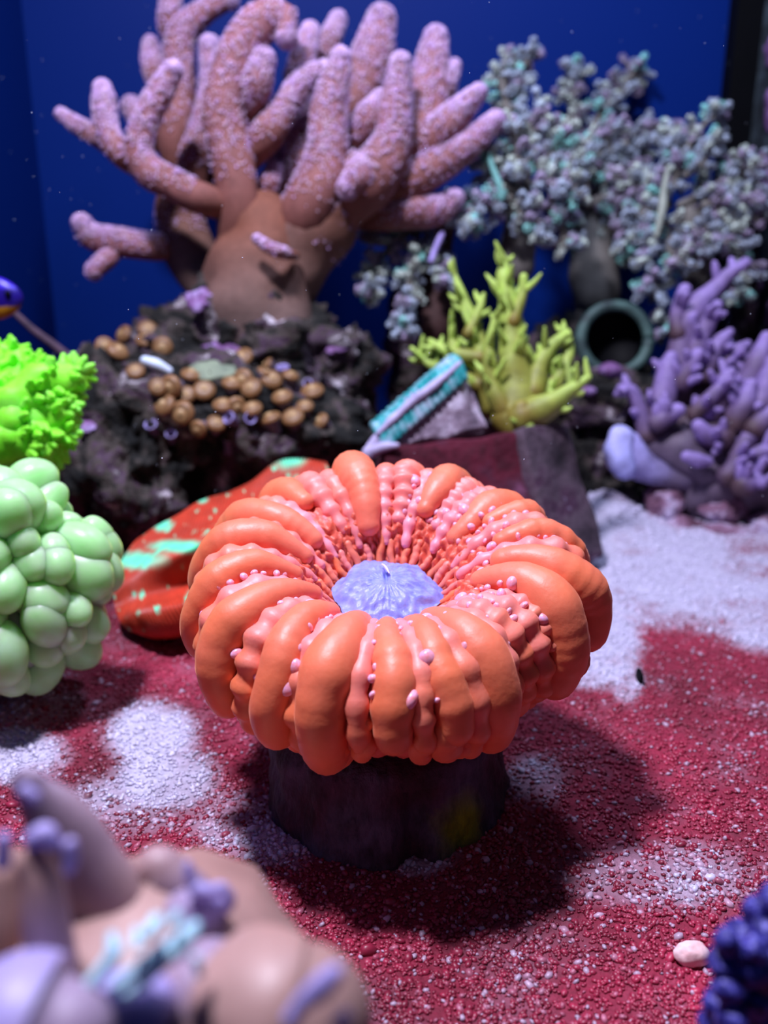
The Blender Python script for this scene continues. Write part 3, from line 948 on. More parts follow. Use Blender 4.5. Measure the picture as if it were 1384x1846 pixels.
for sgn in (-1, 1):
    v, f = ico(3)
    link('eye', mesh('eye', v * .14 + fc + np.array([1.05, sgn * .36, .2]), [f]), M['black'], fi)

# ------------------------------------------------------------------ big leather coral
ST6, SF6, SC6 = star_template(5, .6, .23, 1.25)
LB = lambda cx, cy: (80 + cx / 1.648, cy / 1.648)
lc = thing('leather_coral', 'big branching pinkish brown leather coral on the purple rock', 'coral', P(475, 575, 45.5))
BROWN = np.array(lin(120, 74, 58)[:3])
MAUVE = np.array(lin(146, 98, 104)[:3])
GREYB = np.array(lin(114, 94, 88)[:3])
LILAC = np.array(lin(206, 166, 226)[:3])
CREAM = np.array(lin(222, 204, 200)[:3])
rp_ = random.Random(17)


def leather(name, pts, d0, d1, dens=1.0, u0=.25, root=False):
    n_ = len(pts)
    q_, rd = [], []
    for k, (cx, cy, r_) in enumerate(pts):
        d = d0 + (d1 - d0) * k / (n_ - 1)
        x, y = LB(cx, cy)
        if k == 0 and not root:
            d, r_ = d + 1.3, r_ * .75
        q_.append(P(x, y, d)); rd.append(r_ / 1.648 * d / FPX)
    t_ = Tube(q_, rd, 40 if root else 30, 28 if root else 16, wob=.16, wobs=.55, seed=rp_.random() * 20, ncap=5)
    u = t_.u[:, None]
    if root:
        c_ = GREYB * (1 - u) + BROWN * u
    else:
        c_ = BROWN * (1 - np.clip(u * 1.3, 0, 1)) + MAUVE * np.clip(u * 1.3, 0, 1)
    o = link(name, t_.mesh(name, c_), M['leather'], lc)
    if dens:
        L_ = np.sum(np.linalg.norm(np.diff(t_.c, axis=0), axis=1)) * np.mean(t_.r) * 6.3
        N_ = int(min(2400, 105 * L_ * dens))
        po, no, us = t_.sample(rp_, N_, u0, 1.0, .16, .75)
        keep = np.array([rp_.random() < .42 + .75 * nn_[2] or uu_ > .98 for nn_, uu_ in zip(no, us)])  # fewer pale polyps underneath: top light and shade imitated by polyp density
        po, no, us = po[keep], no[keep], us[keep]
        mixv = np.array([rp_.random() for _ in us])[:, None]
        cl = LILAC * (1 - mixv * .6) + CREAM * mixv * .6
        vv, ff, cc = scatter(ST6, SF6, po, no, np.array([rp_.uniform(.07, .13) for _ in us])[:, None] * np.ones((1, 3)), rp_, SC6, cl, .3)
        link('polyps', mesh('polyps', vv, [ff], cc), M['lpolyp'], o, kind='stuff')
    return o


leather('trunk', [(640, 985, 165), (640, 860, 160), (640, 760, 150), (640, 690, 120)], 44.5, 44, 0, root=True)
leather('trunk', [(650, 930, 90), (700, 840, 115), (780, 700, 125), (850, 600, 105), (900, 520, 70)], 45.2, 43.4, .15, .5, root=True)
leather('trunk', [(520, 880, 70), (440, 770, 75), (400, 650, 70), (400, 560, 50)], 46.5, 46.5, .1, .5, root=True)
LBR = [
    ([(600, 760, 105), (575, 600, 64), (550, 430, 64), (530, 290, 60), (570, 170, 58), (640, 75, 60), (710, 45, 42), (720, 110, 30)], 43, 42),
    ([(590, 480, 58), (660, 400, 46), (720, 310, 38), (780, 235, 34), (830, 208, 24)], 43, 43.5),
    ([(720, 320, 34), (755, 210, 36), (780, 130, 32), (790, 95, 26)], 44, 45),
    ([(560, 625, 48), (480, 595, 46), (390, 555, 48), (310, 510, 45), (280, 450, 40), (300, 360, 38), (350, 265, 36), (382, 210, 26)], 42.5, 41),
    ([(290, 510, 34), (225, 460, 32), (185, 380, 33), (178, 300, 33), (172, 265, 24)], 42, 42.5),
    ([(220, 460, 30), (160, 410, 28), (105, 380, 25), (50, 340, 15)], 43, 44),
    ([(470, 620, 40), (440, 500, 45), (470, 380, 36), (495, 260, 33), (490, 135, 27)], 45.5, 45.5),
    ([(420, 560, 50), (390, 420, 54), (400, 300, 52), (395, 180, 46), (410, 100, 42), (470, 40, 34), (550, 2, 24)], 47, 46),
    ([(385, 150, 36), (370, 60, 32), (385, -40, 26)], 46.5, 47),
    ([(370, 320, 30), (330, 230, 30), (318, 165, 28), (315, 130, 20)], 47, 48),
    ([(430, 720, 40), (340, 735, 38), (235, 722, 40), (140, 705, 38), (112, 665, 26)], 46, 44.5),
    ([(225, 735, 26), (185, 770, 26), (148, 805, 24)], 45, 44.5),
    ([(740, 720, 100), (800, 600, 85), (840, 460, 62), (845, 330, 52), (870, 220, 42), (880, 170, 26)], 43, 42),
    ([(860, 640, 100), (960, 540, 80), (1030, 430, 56), (1045, 300, 44), (1058, 190, 30)], 43, 42),
    ([(860, 480, 50), (920, 300, 58), (975, 160, 60), (1000, 60, 42)], 45.5, 46.5),
    ([(800, 260, 30), (840, 140, 32), (872, 60, 24)], 46.5, 47.5),
    ([(980, 560, 80), (1090, 430, 72), (1140, 300, 62), (1150, 190, 50), (1162, 115, 34)], 44, 45),
    ([(1120, 360, 48), (1180, 275, 36), (1215, 200, 20)], 44.5, 45),
    ([(1060, 500, 60), (1160, 400, 48), (1240, 325, 38), (1290, 275, 22)], 43.5, 43.5),
    ([(980, 600, 70), (1120, 520, 54), (1250, 440, 45), (1340, 360, 28)], 43.5, 44),
    ([(940, 640, 60), (1080, 630, 52), (1170, 625, 44), (1215, 595, 30)], 44.4, 44.2),
    ([(745, 760, 18), (690, 748, 18), (650, 728, 16), (632, 710, 10)], 40.8, 40.6),
    ([(655, 600, 34), (665, 550, 30), (682, 505, 24)], 44.5, 44.5),
    ([(700, 640, 44), (750, 500, 46), (770, 380, 44), (800, 290, 34)], 45, 46),
    ([(330, 430, 30), (290, 360, 34), (262, 320, 32)], 48, 48.5),
    ([(900, 480, 50), (960, 360, 44), (1000, 300, 30)], 43.5, 43),
    ([(1000, 470, 46), (940, 520, 44), (900, 560, 30)], 42.0, 41.8),
    ([(600, 360, 50), (630, 250, 44), (650, 180, 34)], 42.5, 42.0),
    ([(740, 620, 50), (700, 470, 42), (690, 360, 30)], 46.5, 47.5),
    ([(880, 620, 50), (905, 430, 46), (915, 330, 32)], 46, 47),
    ([(1000, 560, 50), (1010, 400, 46), (1025, 270, 30)], 46, 47.5),
    ([(1060, 560, 46), (1160, 480, 38), (1205, 420, 24)], 44.6, 44.4),
    ([(520, 620, 44), (500, 430, 42), (460, 330, 28)], 46.5, 47.5),
    ([(820, 470, 40), (780, 350, 38), (735, 270, 26)], 46.5, 47.5),
    ([(1050, 460, 46), (1095, 320, 40), (1092, 220, 26)], 46, 47),
]
for pts_, d0, d1 in LBR:
    leather('branch', pts_, d0, d1)

# ------------------------------------------------------------------ grey-blue tree corals (right, back)
GX = lambda cx, cy: (620 + cx / 1.8115, 60 + cy / 1.8115)
ST7, SF7, SC7 = star_template(5, .75, .24, 1.15)
rt = random.Random(29)
TGREY = np.array(lin(176, 190, 208)[:3])
TCRM = np.array(lin(208, 222, 210)[:3])
TVIO = np.array(lin(176, 160, 192)[:3])
TTEAL = np.array(lin(150, 226, 216)[:3])
STEM = np.array(lin(108, 104, 98)[:3])


def limb(parent, pts, d0, d1, nb=12, spread=1.0, bare=False, stemcol=STEM, name='limb'):
    n_ = len(pts)
    q_, rd = [], []
    for k, (cx, cy, r_) in enumerate(pts):
        d = d0 + (d1 - d0) * k / max(1, n_ - 1)
        x, y = GX(cx, cy)
        q_.append(P(x, y, d)); rd.append(max(.12, r_ / 1.8115 * d / FPX * (1.0 if bare else .32)))
    t_ = Tube(q_, rd, 22, 10, wob=.15, wobs=.8, seed=rt.random() * 9)
    o = link(name, t_.mesh(name, np.tile(stemcol, (len(t_.v), 1))), M['tree'], parent)
    if bare:
        return o
    sp = np.mean([p_[2] for p_ in pts]) / 1.8115 * d0 / FPX
    po, no, us = t_.sample(rt, int(nb * 1.9), .08, 1, .25)
    VV, FF, Q2, base_ = [], [], [], 0
    PO, NO, SZ, CL = [], [], [], []
    for p_, n0 in zip(po, no):
        n0 = n0 / np.linalg.norm(n0) + np.array([rt.gauss(0, .35), rt.gauss(0, .35), rt.gauss(0, .35)])
        n0 /= np.linalg.norm(n0)
        ln = sp * rt.uniform(.8, 1.5) * spread
        e = p_ + n0 * ln
        t2 = Tube([p_ - n0 * .1, p_ + n0 * ln * .5 + np.array([0, 0, rt.uniform(-.1, .1)]), e], [.13, .10, .07], 6, 6, ncap=2)
        VV.append(t2.v); Q2.append(t2.q + base_); FF.append(t2.tr + base_); base_ += len(t2.v)
        a, b_, _ = t2.sample(rt, 32, .15, 1, .3)
        base_c = (TGREY, TCRM, TVIO, TGREY)[rt.randrange(4)]
        if rt.random() < .08:
            base_c = TTEAL
        for x1, x2 in zip(a, b_):
            PO.append(x1 + x2 * .06); NO.append(x2); SZ.append(rt.uniform(.10, .17)); CL.append(base_c * rt.uniform(.6, 1.35))
    vv, ff, cc = scatter(ST7, SF7, np.array(PO), np.array(NO), np.array(SZ)[:, None] * np.ones((1, 3)), rt, SC7, np.array(CL), .35)
    off_ = len(vv)
    tw = np.vstack(VV)
    vall = np.vstack([vv, tw])
    call = np.vstack([cc, np.tile(stemcol * 1.1, (len(tw), 1))])
    link('polyps', mesh('polyps', vall, [ff, np.vstack(Q2) + off_, np.vstack(FF) + off_], call), M['tpolyp'], o, kind='stuff')
    return o


t1 = thing('tree_coral', 'pale grey tree coral with bushy polyps touching the leather coral', 'coral', P(860, 560, 47), 'grey tree corals at the back')
for a in [([(560, 560, 40), (560, 420, 40), (540, 280, 44), (520, 170, 40), (525, 120, 26)], 47, 48, 22), ([(540, 250, 34), (570, 140, 30), (610, 72, 22)], 48, 48.5, 14), ([(620, 430, 44), (600, 330, 42), (640, 250, 36), (660, 300, 30)], 46, 46, 20),
          ([(560, 520, 46), (500, 470, 42), (470, 410, 36)], 45.5, 45, 16), ([(540, 540, 46), (460, 570, 40), (400, 610, 34)], 45, 44.6, 16), ([(580, 540, 46), (590, 580, 40), (620, 640, 36)], 45, 44.6, 16), ([(600, 500, 46), (680, 480, 44), (740, 520, 36)], 45.5, 45, 18),
          ([(600, 480, 40), (560, 380, 40), (560, 320, 34)], 45, 44.6, 16), ([(640, 440, 44), (690, 380, 44), (700, 320, 34)], 46, 46, 18), ([(440, 560, 36), (380, 560, 32), (330, 570, 26)], 47.6, 48.4, 12), ([(640, 560, 44), (700, 600, 40), (720, 680, 34)], 46, 46, 14)]:
    limb(t1, *a)
limb(t1, [(560, 760, 60), (570, 640, 55), (570, 520, 44)], 47.5, 47, bare=True, stemcol=STEM, name='stem')
limb(t1, [(470, 390, 6), (485, 440, 9), (505, 490, 11), (515, 540, 7)], 44.2, 44.0, bare=True, stemcol=np.array(lin(112, 168, 160)[:3]), name='stem')
t2_ = thing('tree_coral', 'tall grey tree coral with upright plume branches in the back', 'coral', P(1030, 540, 52.5), 'grey tree corals at the back')
for a in [([(770, 560, 50), (770, 420, 46), (755, 300, 46), (740, 210, 40), (748, 145, 26)], 49, 50, 26), ([(790, 420, 46), (830, 280, 46), (880, 200, 42), (950, 130, 26)], 49.5, 50, 26), ([(800, 480, 46), (850, 400, 46), (860, 340, 36)], 48, 47.5, 20),
          ([(790, 520, 46), (770, 460, 46), (780, 380, 36)], 47.5, 47, 18), ([(800, 540, 50), (900, 440, 46), (940, 350, 36)], 49, 49.5, 20), ([(800, 560, 46), (860, 540, 44), (900, 580, 36)], 48, 47.5, 18), ([(760, 560, 44), (740, 600, 40), (760, 660, 30)], 48, 48, 14),
          ([(880, 460, 40), (960, 390, 40), (1000, 320, 32)], 50, 50.5, 16), ([(800, 600, 46), (880, 640, 42), (930, 690, 32)], 48.5, 48, 14)]:
    limb(t2_, a[0], a[1] + 3, a[2] + 3.4, a[3])
limb(t2_, [(820, 860, 80), (810, 720, 75), (800, 560, 50)], 51.6, 52.4, bare=True, stemcol=STEM, name='stem')
t3_ = thing('tree_coral', 'grey tree coral with drooping clusters and a cream stem near the encrusted glass', 'coral', P(1240, 560, 49), 'grey tree corals at the back')
for a in [([(1060, 520, 46), (1100, 420, 44), (1150, 330, 34), (1205, 270, 22)], 48, 48, 20), ([(1120, 460, 44), (1180, 410, 36), (1195, 370, 24)], 47.5, 47.5, 14), ([(1100, 560, 50), (1180, 520, 48), (1260, 480, 44), (1320, 440, 30)], 48, 48, 26),
          ([(1180, 560, 50), (1250, 560, 48), (1320, 560, 36)], 47.5, 47.5, 22), ([(1060, 560, 46), (980, 520, 44), (930, 480, 36)], 48.5, 48.5, 20), ([(1050, 620, 50), (1060, 700, 44), (1090, 740, 30)], 46.5, 46, 18), ([(1030, 640, 50), (1000, 740, 46), (1010, 830, 34)], 47, 47, 22),
          ([(1240, 580, 46), (1290, 700, 36), (1310, 800, 36), (1310, 850, 24)], 47.5, 47, 18), ([(1040, 560, 46), (960, 600, 44), (930, 680, 34)], 48, 47.6, 18), ([(1180, 600, 46), (1180, 650, 40), (1200, 690, 30)], 47, 46.6, 16), ([(1090, 480, 40), (1060, 400, 40), (1070, 340, 28)], 48.5, 48.5, 16),
          ([(1280, 470, 36), (1340, 500, 30), (1345, 560, 22)], 48.5, 48.5, 12), ([(1020, 840, 34), (1050, 920, 28), (1050, 975, 22)], 47.2, 47.2, 10)]:
    limb(t3_, *a)
limb(t3_, [(1058, 440, 7), (1045, 510, 12), (1040, 570, 14), (1020, 660, 10)], 45.6, 45.4, bare=True, stemcol=np.array(lin(152, 160, 146)[:3]), name='stem')
limb(t3_, [(1180, 900, 60), (1150, 760, 55), (1120, 600, 44)], 49.5, 48.5, bare=True, stemcol=STEM, name='stem')
t4_ = thing('tree_coral', 'drooping pale tree coral hanging under the leather coral', 'coral', P(740, 560, 47.5), 'grey tree corals at the back')
for a in [([(280, 640, 30), (190, 660, 32), (120, 740, 30), (85, 830, 24)], 47, 45.4, 30), ([(270, 660, 34), (225, 760, 32), (205, 860, 30), (200, 960, 22)], 46, 44.6, 30), ([(200, 640, 30), (130, 640, 26), (85, 655, 20)], 47.2, 47.2, 16), ([(290, 660, 34), (310, 740, 26), (330, 800, 20)], 46.2, 45.4, 16)]:
    limb(t4_, *a)
limb(t4_, [(300, 960, 55), (295, 820, 55), (310, 700, 44), (330, 640, 34)], 47.5, 47.5, bare=True, stemcol=np.array(lin(70, 48, 46)[:3]), name='stem')
limb(t4_, [(320, 655, 10), (300, 700, 11), (285, 742, 9)], 44.5, 44.5, bare=True, stemcol=np.array(lin(176, 160, 226)[:3]), name='stem')

# dark rocks and the round pump mouth behind
dr = thing('live_rock', 'large shadowed rock behind the slabs holding up the grey tree corals', 'rock', F(1060, 960))
boulder(dr, P(1010, 720, 51), (5.3, 3.3, 4.6), 21.2, 'darkrock', amp=.3)
boulder(dr, P(1100, 712, 46.3), (2.6, 1.5, 1.7), 33.1, 'darkrock', 5, .3, .5)
boulder(dr, P(1095, 830, 49), (2.7, 2.6, 3.4), 27.4, 'darkrock', amp=.3)
rock('dark upright rock below the drooping tree coral', P(760, 660, 51), (2.0, 2.2, 5.5), 24.4, 'darkrock', amp=.3)
rock('dark rock column beside the encrusted glass', P(1326, 640, 53.6), (.85, 1.4, 9.0), 31.4, 'darkrock', amp=.2)
for (px, py, r_, lab) in [(1100, 668, .7, 'bright pink coralline spot just under the pump mouth'), (1060, 705, .4, 'small dull coralline spot between lime coral and pump mouth')]:
    h = hit(px, py)
    if h:
        v, f = blob((0, 0, 0), (r_, r_ * .7, r_ * .6), 3, px, .4, .9)
        link('coralline_crust', mesh('coralline_crust', v + h[0], [f]), M['coralline'], dr)['label'] = lab
pm = thing('pump_mouth', 'round dark pump mouth with a greenish rim under the tree corals', 'pump', P(1110, 640, 47))
pc = P(1108, 612, 46)
a_ = np.linspace(0, 2 * math.pi, 41)
ringp = np.array([pc + 1.75 * (RGT * math.cos(t) + UPV * math.sin(t) * 1.0) for t in a_])
link('rim', Tube(ringp, [.3] * 41, 41, 10, smoothpath=False, cap0=False, cap1=False).mesh('rim'), M['pipe'], pm)
bmv = []
cyl = Tube([pc + FWD * .05, pc + FWD * .8, pc + FWD * 1.5], [1.7, 1.66, 1.6], 6, 36, cap0=False, cap1=False)
for_q = cyl.tr
cyl.tr = cyl.tr[len(cyl.tr) // 2:]
link('barrel', cyl.mesh('barrel'), M['black'], pm)

# ------------------------------------------------------------------ slabs, teal wedge, lime coral
def slab(name, quad, thick, mat, parent, seed, nu=40, nv=40):
    """quad = 4 points TL TR BR BL; extruded backwards and roughened"""
    TL, TR, BR, BL = [np.asarray(p) for p in quad]
    nrm = np.cross(TR - TL, BL - TL)
    nrm /= np.linalg.norm(nrm)
    if np.dot(nrm, FWD) < 0:
        nrm = -nrm
    bm = bmesh.new()
    bmesh.ops.create_cube(bm, size=1)
    bmesh.ops.bevel(bm, geom=bm.edges[:], offset=.05, segments=2, affect='EDGES', profile=.6)
    bmesh.ops.subdivide_edges(bm, edges=bm.edges[:], cuts=10, use_grid_fill=True)
    bmesh.ops.triangulate(bm, faces=bm.faces[:])
    v = np.array([x.co[:] for x in bm.verts]) + .5
    f = np.array([[x.index for x in q_.verts] for q_ in bm.faces])
    bm.free()
    u, d, w_ = v[:, 0:1], v[:, 1:2], v[:, 2:3]
    p = (TL * (1 - u) + TR * u) * w_ + (BL * (1 - u) + BR * u) * (1 - w_) + nrm * thick * d
    p = p + (np.array([nz(p, .8, seed), nz(p, .8, seed + 7), nz(p, .8, seed + 14)]).T) * .16
    return link(name, mesh(name, p, [f]), M[mat], parent)


sb = thing('slab_block', 'blocky maroon stone with a leaning grey slab behind the orange coral', 'stone', F(880, 1040))
slab('front_slab', [P(690, 805, 36.2), P(945, 776, 36.6), P(1010, 1050, 36.2), P(690, 1050, 36.0)], 4.2, 'slab', sb, 3)
slab('leaning_slab', [P(942, 772, 36.3), P(1022, 764, 38.6), P(1092, 1000, 38.4), P(1008, 1046, 35.8)], 1.6, 'slab2', sb, 11)

wd = thing('wedge_stone', 'wedge shaped stone with a teal ribbed top on the maroon slab', 'stone', P(790, 800, 37.5))
# stone body: a wedge prism
bm = bmesh.new()
bmesh.ops.create_cube(bm, size=1)
bmesh.ops.bevel(bm, geom=bm.edges[:], offset=.06, segments=2, affect='EDGES')
bmesh.ops.subdivide_edges(bm, edges=bm.edges[:], cuts=9, use_grid_fill=True)
bmesh.ops.triangulate(bm, faces=bm.faces[:])
v = np.array([x.co[:] for x in bm.verts]) + .5
f = np.array([[x.index for x in q_.verts] for q_ in bm.faces])
bm.free()
TLq, TRq, BRq, BLq = P(690, 790, 36.6), P(838, 668, 37.6), P(884, 782, 37.6), P(700, 808, 36.6)
u, d, w_ = v[:, 0:1], v[:, 1:2], v[:, 2:3]
p = (TLq * (1 - u) + TRq * u) * w_ + (BLq * (1 - u) + BRq * u) * (1 - w_) + np.array([-.2, 1.4, .1]) * d
p = p + (np.array([nz(p, 1.1, 2), nz(p, 1.1, 9), nz(p, 1.1, 16)]).T) * .2
link('stone_body', mesh('stone_body', p, [f]), M['wedge'], wd)
# teal ribbed crust: each rib is a bar across the top
for k in range(15):
    s_ = k / 14
    a_ = P(686 + (826 - 686) * s_, 782 + (660 - 782) * s_, 36.4 + 1.0 * s_)
    b_ = a_ + np.array([-.3, 1.35, .12])
    m_ = (a_ + b_) / 2 + np.array([0, 0, .12])
    lo = a_ + np.array([.22, -.16, -.46])
    link('rib', Tube([lo, a_, m_, b_], [.20, .25, .25, .18], 14, 10, wob=.2, wobs=1.5, seed=k * 2.0).mesh('rib'), M['teal'], wd)
for (dz, sh) in ((.12, .0), (.08, .55), (.04, 1.1)):
    e0, e1 = P(682, 786, 36.2) + np.array([-.15 * sh, sh, dz]), P(828, 660, 37.3) + np.array([-.15 * sh, sh, dz])
    link('crust_ridge', Tube([e0, (e0 * .66 + e1 * .34) + np.array([0, 0, .1]), (e0 * .33 + e1 * .67) + np.array([0, -.1, .0]), e1], [.12, .2, .18, .12], 30, 8, wob=.5, wobs=1.4, seed=sh).mesh('crust_ridge'), M['palefoot'] if sh < 1 else M['teal'], wd)
tb = Tube([P(664, 815, 36.3), P(690, 806, 36.2), P(716, 803, 36.0)], [.26, .2, .1], 12, 12, wob=.3)
link('pale_foot', tb.mesh('pale_foot'), M['palefoot'], wd)
tb = Tube([P(664, 818, 36.3), P(676, 795, 36.4), P(690, 780, 36.5)], [.26, .24, .2], 12, 12, wob=.3)
link('pale_foot', tb.mesh('pale_foot'), M['palefoot'], wd)

HX = lambda cx, cy: (640 + cx / 1.86, 440 + cy / 1.86)
li = thing('lime_finger_coral', 'lime green finger coral with pointed branches standing on the maroon slab', 'coral', P(930, 770, 39))
OL = np.array(lin(124, 108, 40)[:3])
LM = np.array(lin(172, 200, 92)[:3])
rlm = random.Random(31)


def lime(pts, d0, d1, knobs=8):
    n_ = len(pts)
    q_, rd = [], []
    for k, (cx, cy, r_) in enumerate(pts):
        d = d0 + (d1 - d0) * k / (n_ - 1)
        q_.append(P(*HX(cx, cy), d)); rd.append(r_ / 1.86 * d / FPX)
    t_ = Tube(q_, rd, 26, 12, wob=.25, wobs=1.2, seed=rlm.random() * 9)
    k_ = np.clip(t_.u[:, None] * 1.2 + .35 * nz(t_.v, 1.0, 3)[:, None], 0, 1)
    o = link('branch', t_.mesh('branch', OL * (1 - k_) + LM * k_), M['lime'], li)
    if knobs:
        po, no, us = t_.sample(rlm, knobs, .15, 1, .15)
        VV, Q, T_, b0 = [], [], [], 0
        for p_, n0 in zip(po, no):
            n0 = n0 / np.linalg.norm(n0) + np.array([0, 0, .5])
            ln = rlm.uniform(.25, .6)
            t2 = Tube([p_ - n0 * .1, p_ + n0 * ln * .6, p_ + n0 * ln + np.array([0, 0, .1])], [.16, .12, .06], 6, 7, ncap=2)
            VV.append(t2.v); Q.append(t2.q + b0); T_.append(t2.tr + b0); b0 += len(t2.v)
        vv = np.vstack(VV)
        link('branchlets', mesh('branchlets', vv, [np.vstack(Q), np.vstack(T_)], np.tile(LM, (len(vv), 1))), M['lime'], o, kind='stuff')


for a in [([(550, 600, 90), (545, 540, 80), (530, 400, 52), (522, 260, 40), (505, 150, 30), (498, 90, 22), (505, 55, 8)], 38.6, 38.4, 26),
          ([(470, 540, 50), (430, 400, 34), (400, 280, 26), (360, 180, 20), (330, 92, 6)], 39.6, 39.8, 14), ([(530, 260, 26), (560, 170, 16), (565, 110, 13)], 38.2, 38, 3), ([(420, 380, 26), (340, 370, 22), (290, 350, 16), (250, 325, 10)], 39.4, 40.2, 6),
          ([(440, 480, 30), (350, 440, 24), (330, 360, 18), (325, 270, 12)], 39.6, 40.2, 8), ([(590, 500, 44), (640, 360, 26), (690, 315, 16), (715, 300, 8)], 38.4, 38.6, 10), ([(600, 540, 40), (680, 450, 24), (715, 360, 20), (700, 285, 10)], 38.6, 39, 10),
          ([(560, 580, 60), (650, 540, 40), (720, 490, 26), (782, 448, 12)], 37.8, 37.4, 8), ([(500, 560, 40), (460, 460, 28), (450, 340, 18), (470, 240, 12)], 38.2, 38, 8), ([(560, 560, 40), (570, 590, 36), (580, 610, 20)], 37.6, 37.4, 2),
          ([(420, 470, 28), (300, 430, 18), (220, 380, 12), (190, 350, 8)], 40.2, 40.8, 6), ([(380, 300, 20), (420, 210, 14), (430, 170, 8)], 39.2, 39.2, 4)]:
    lime(*a)

# ------------------------------------------------------------------ purple coral at the right
pu = thing('purple_finger_coral', 'purple finger coral with lavender tipped branches on the right hand rocks', 'coral', P(1290, 900, 46))
PB_ = np.array(lin(80, 58, 66)[:3])
PL_ = np.array(lin(146, 124, 184)[:3])
PG_ = np.array(lin(102, 88, 108)[:3])
rpu = random.Random(41)


def purp(pts, d0, d1, name='branch', c0=PB_, c1=PL_, knobs=6, seg=14):
    n_ = len(pts)
    q_, rd = [], []
    for k, (cx, cy, r_) in enumerate(pts):
        d = d0 + (d1 - d0) * k / (n_ - 1)
        q_.append(P(*HX(cx, cy), d)); rd.append(r_ / 1.86 * d / FPX)
    t_ = Tube(q_, rd, 26, seg, wob=.28, wobs=.9, seed=rpu.random() * 9, ncap=5)
    k_ = np.clip(t_.u[:, None] * 1.1 + .4 * nz(t_.v, .8, 3)[:, None], 0, 1)
    o = link(name, t_.mesh(name, c0 * (1 - k_) + c1 * k_), M['purple'], pu)
    if knobs:
        po, no, us = t_.sample(rpu, knobs, .1, 1, .15)
        VV, Q, T_, b0 = [], [], [], 0
        for p_, n0 in zip(po, no):
            n0 = n0 / np.linalg.norm(n0) + np.array([0, -.1, .35])
            ln = rpu.uniform(.2, .5)
            t2 = Tube([p_ - n0 * .15, p_ + n0 * ln * .6, p_ + n0 * ln], [.22, .2, .14], 6, 8, ncap=3)
            VV.append(t2.v); Q.append(t2.q + b0); T_.append(t2.tr + b0); b0 += len(t2.v)
        vv = np.vstack(VV)
        link('knobs', mesh('knobs', vv, [np.vstack(Q), np.vstack(T_)], np.tile(PL_, (len(vv), 1))), M['purple'], o, kind='stuff')
    return o


purp([(1180, 800, 130), (1170, 700, 150), (1160, 600, 140), (1150, 480, 100)], 45.5, 46, 'trunk', PG_, PB_, 16, 22)
purp([(1300, 800, 120), (1320, 650, 130), (1330, 520, 110)], 45.5, 46, 'trunk', PG_, PB_, 22, 22)
for a in [([(1090, 500, 50), (1090, 380, 46), (1110, 280, 46), (1160, 200, 40), (1230, 125, 28), (1310, 62, 16)], 45, 44.5), ([(1080, 300, 30), (1085, 220, 26), (1105, 152, 20)], 44.6, 44.6), ([(1140, 400, 34), (1160, 320, 28), (1190, 250, 25), (1215, 205, 18)], 44.2, 43.8),
          ([(1170, 440, 34), (1210, 340, 28), (1255, 295, 15)], 44.2, 44), ([(1010, 600, 50), (1030, 500, 44), (1050, 420, 40), (1060, 380, 22)], 44.2, 44), ([(980, 640, 36), (950, 540, 24), (925, 492, 20), (890, 482, 14)], 44, 43.6), ([(1210, 450, 36), (1270, 370, 26), (1315, 335, 14)], 44.6, 44.4),
          ([(1300, 520, 50), (1350, 400, 40), (1378, 320, 28)], 44, 43.6), ([(1320, 600, 50), (1380, 480, 44), (1400, 400, 30)], 43.4, 43), ([(1200, 560, 44), (1230, 470, 30), (1260, 430, 18)], 43.6, 43.2), ([(1140, 570, 30), (1190, 520, 26), (1235, 465, 16)], 43.2, 42.8),
          ([(1010, 600, 30), (1060, 570, 28), (1090, 555, 18)], 43.2, 43), ([(1240, 650, 36), (1180, 640, 34), (1150, 610, 24)], 43, 42.6), ([(1250, 780, 36), (1300, 680, 30), (1384, 590, 22), (1420, 560, 16)], 43, 42.4), ([(1300, 740, 30), (1350, 700, 26), (1400, 690, 20)], 42.8, 42.4),
          ([(1270, 600, 40), (1310, 520, 34), (1330, 470, 20)], 43.2, 42.8), ([(1100, 460, 36), (1130, 400, 30), (1150, 370, 22)], 43.8, 43.4), ([(1340, 620, 40), (1370, 590, 34), (1400, 560, 24)], 42.8, 42.4), ([(1300, 810, 40), (1340, 790, 36), (1360, 800, 24)], 42.6, 42.2)]:
    purp(*a)
# broad folded shelf with a pale lavender lip
purp([(900, 690, 60), (960, 740, 56), (1040, 770, 46), (1120, 790, 40)], 44.2, 44.6, 'shelf', np.array(lin(170, 164, 226)[:3]), PG_, 0, 18)
o = purp([(885, 650, 44), (880, 700, 48), (905, 755, 36)], 43.6, 43.6, 'shelf_lip', np.array(lin(186, 186, 246)[:3]), np.array(lin(180, 182, 246)[:3]), 0, 18)
purp([(980, 660, 50), (1080, 680, 70), (1180, 760, 60)], 44.4, 44, 'shelf', PG_, PG_, 0, 18)
purp([(1110, 712, 18), (1150, 725, 22), (1185, 728, 16)], 42.6, 42.6, 'knob', PL_, PL_, 0)

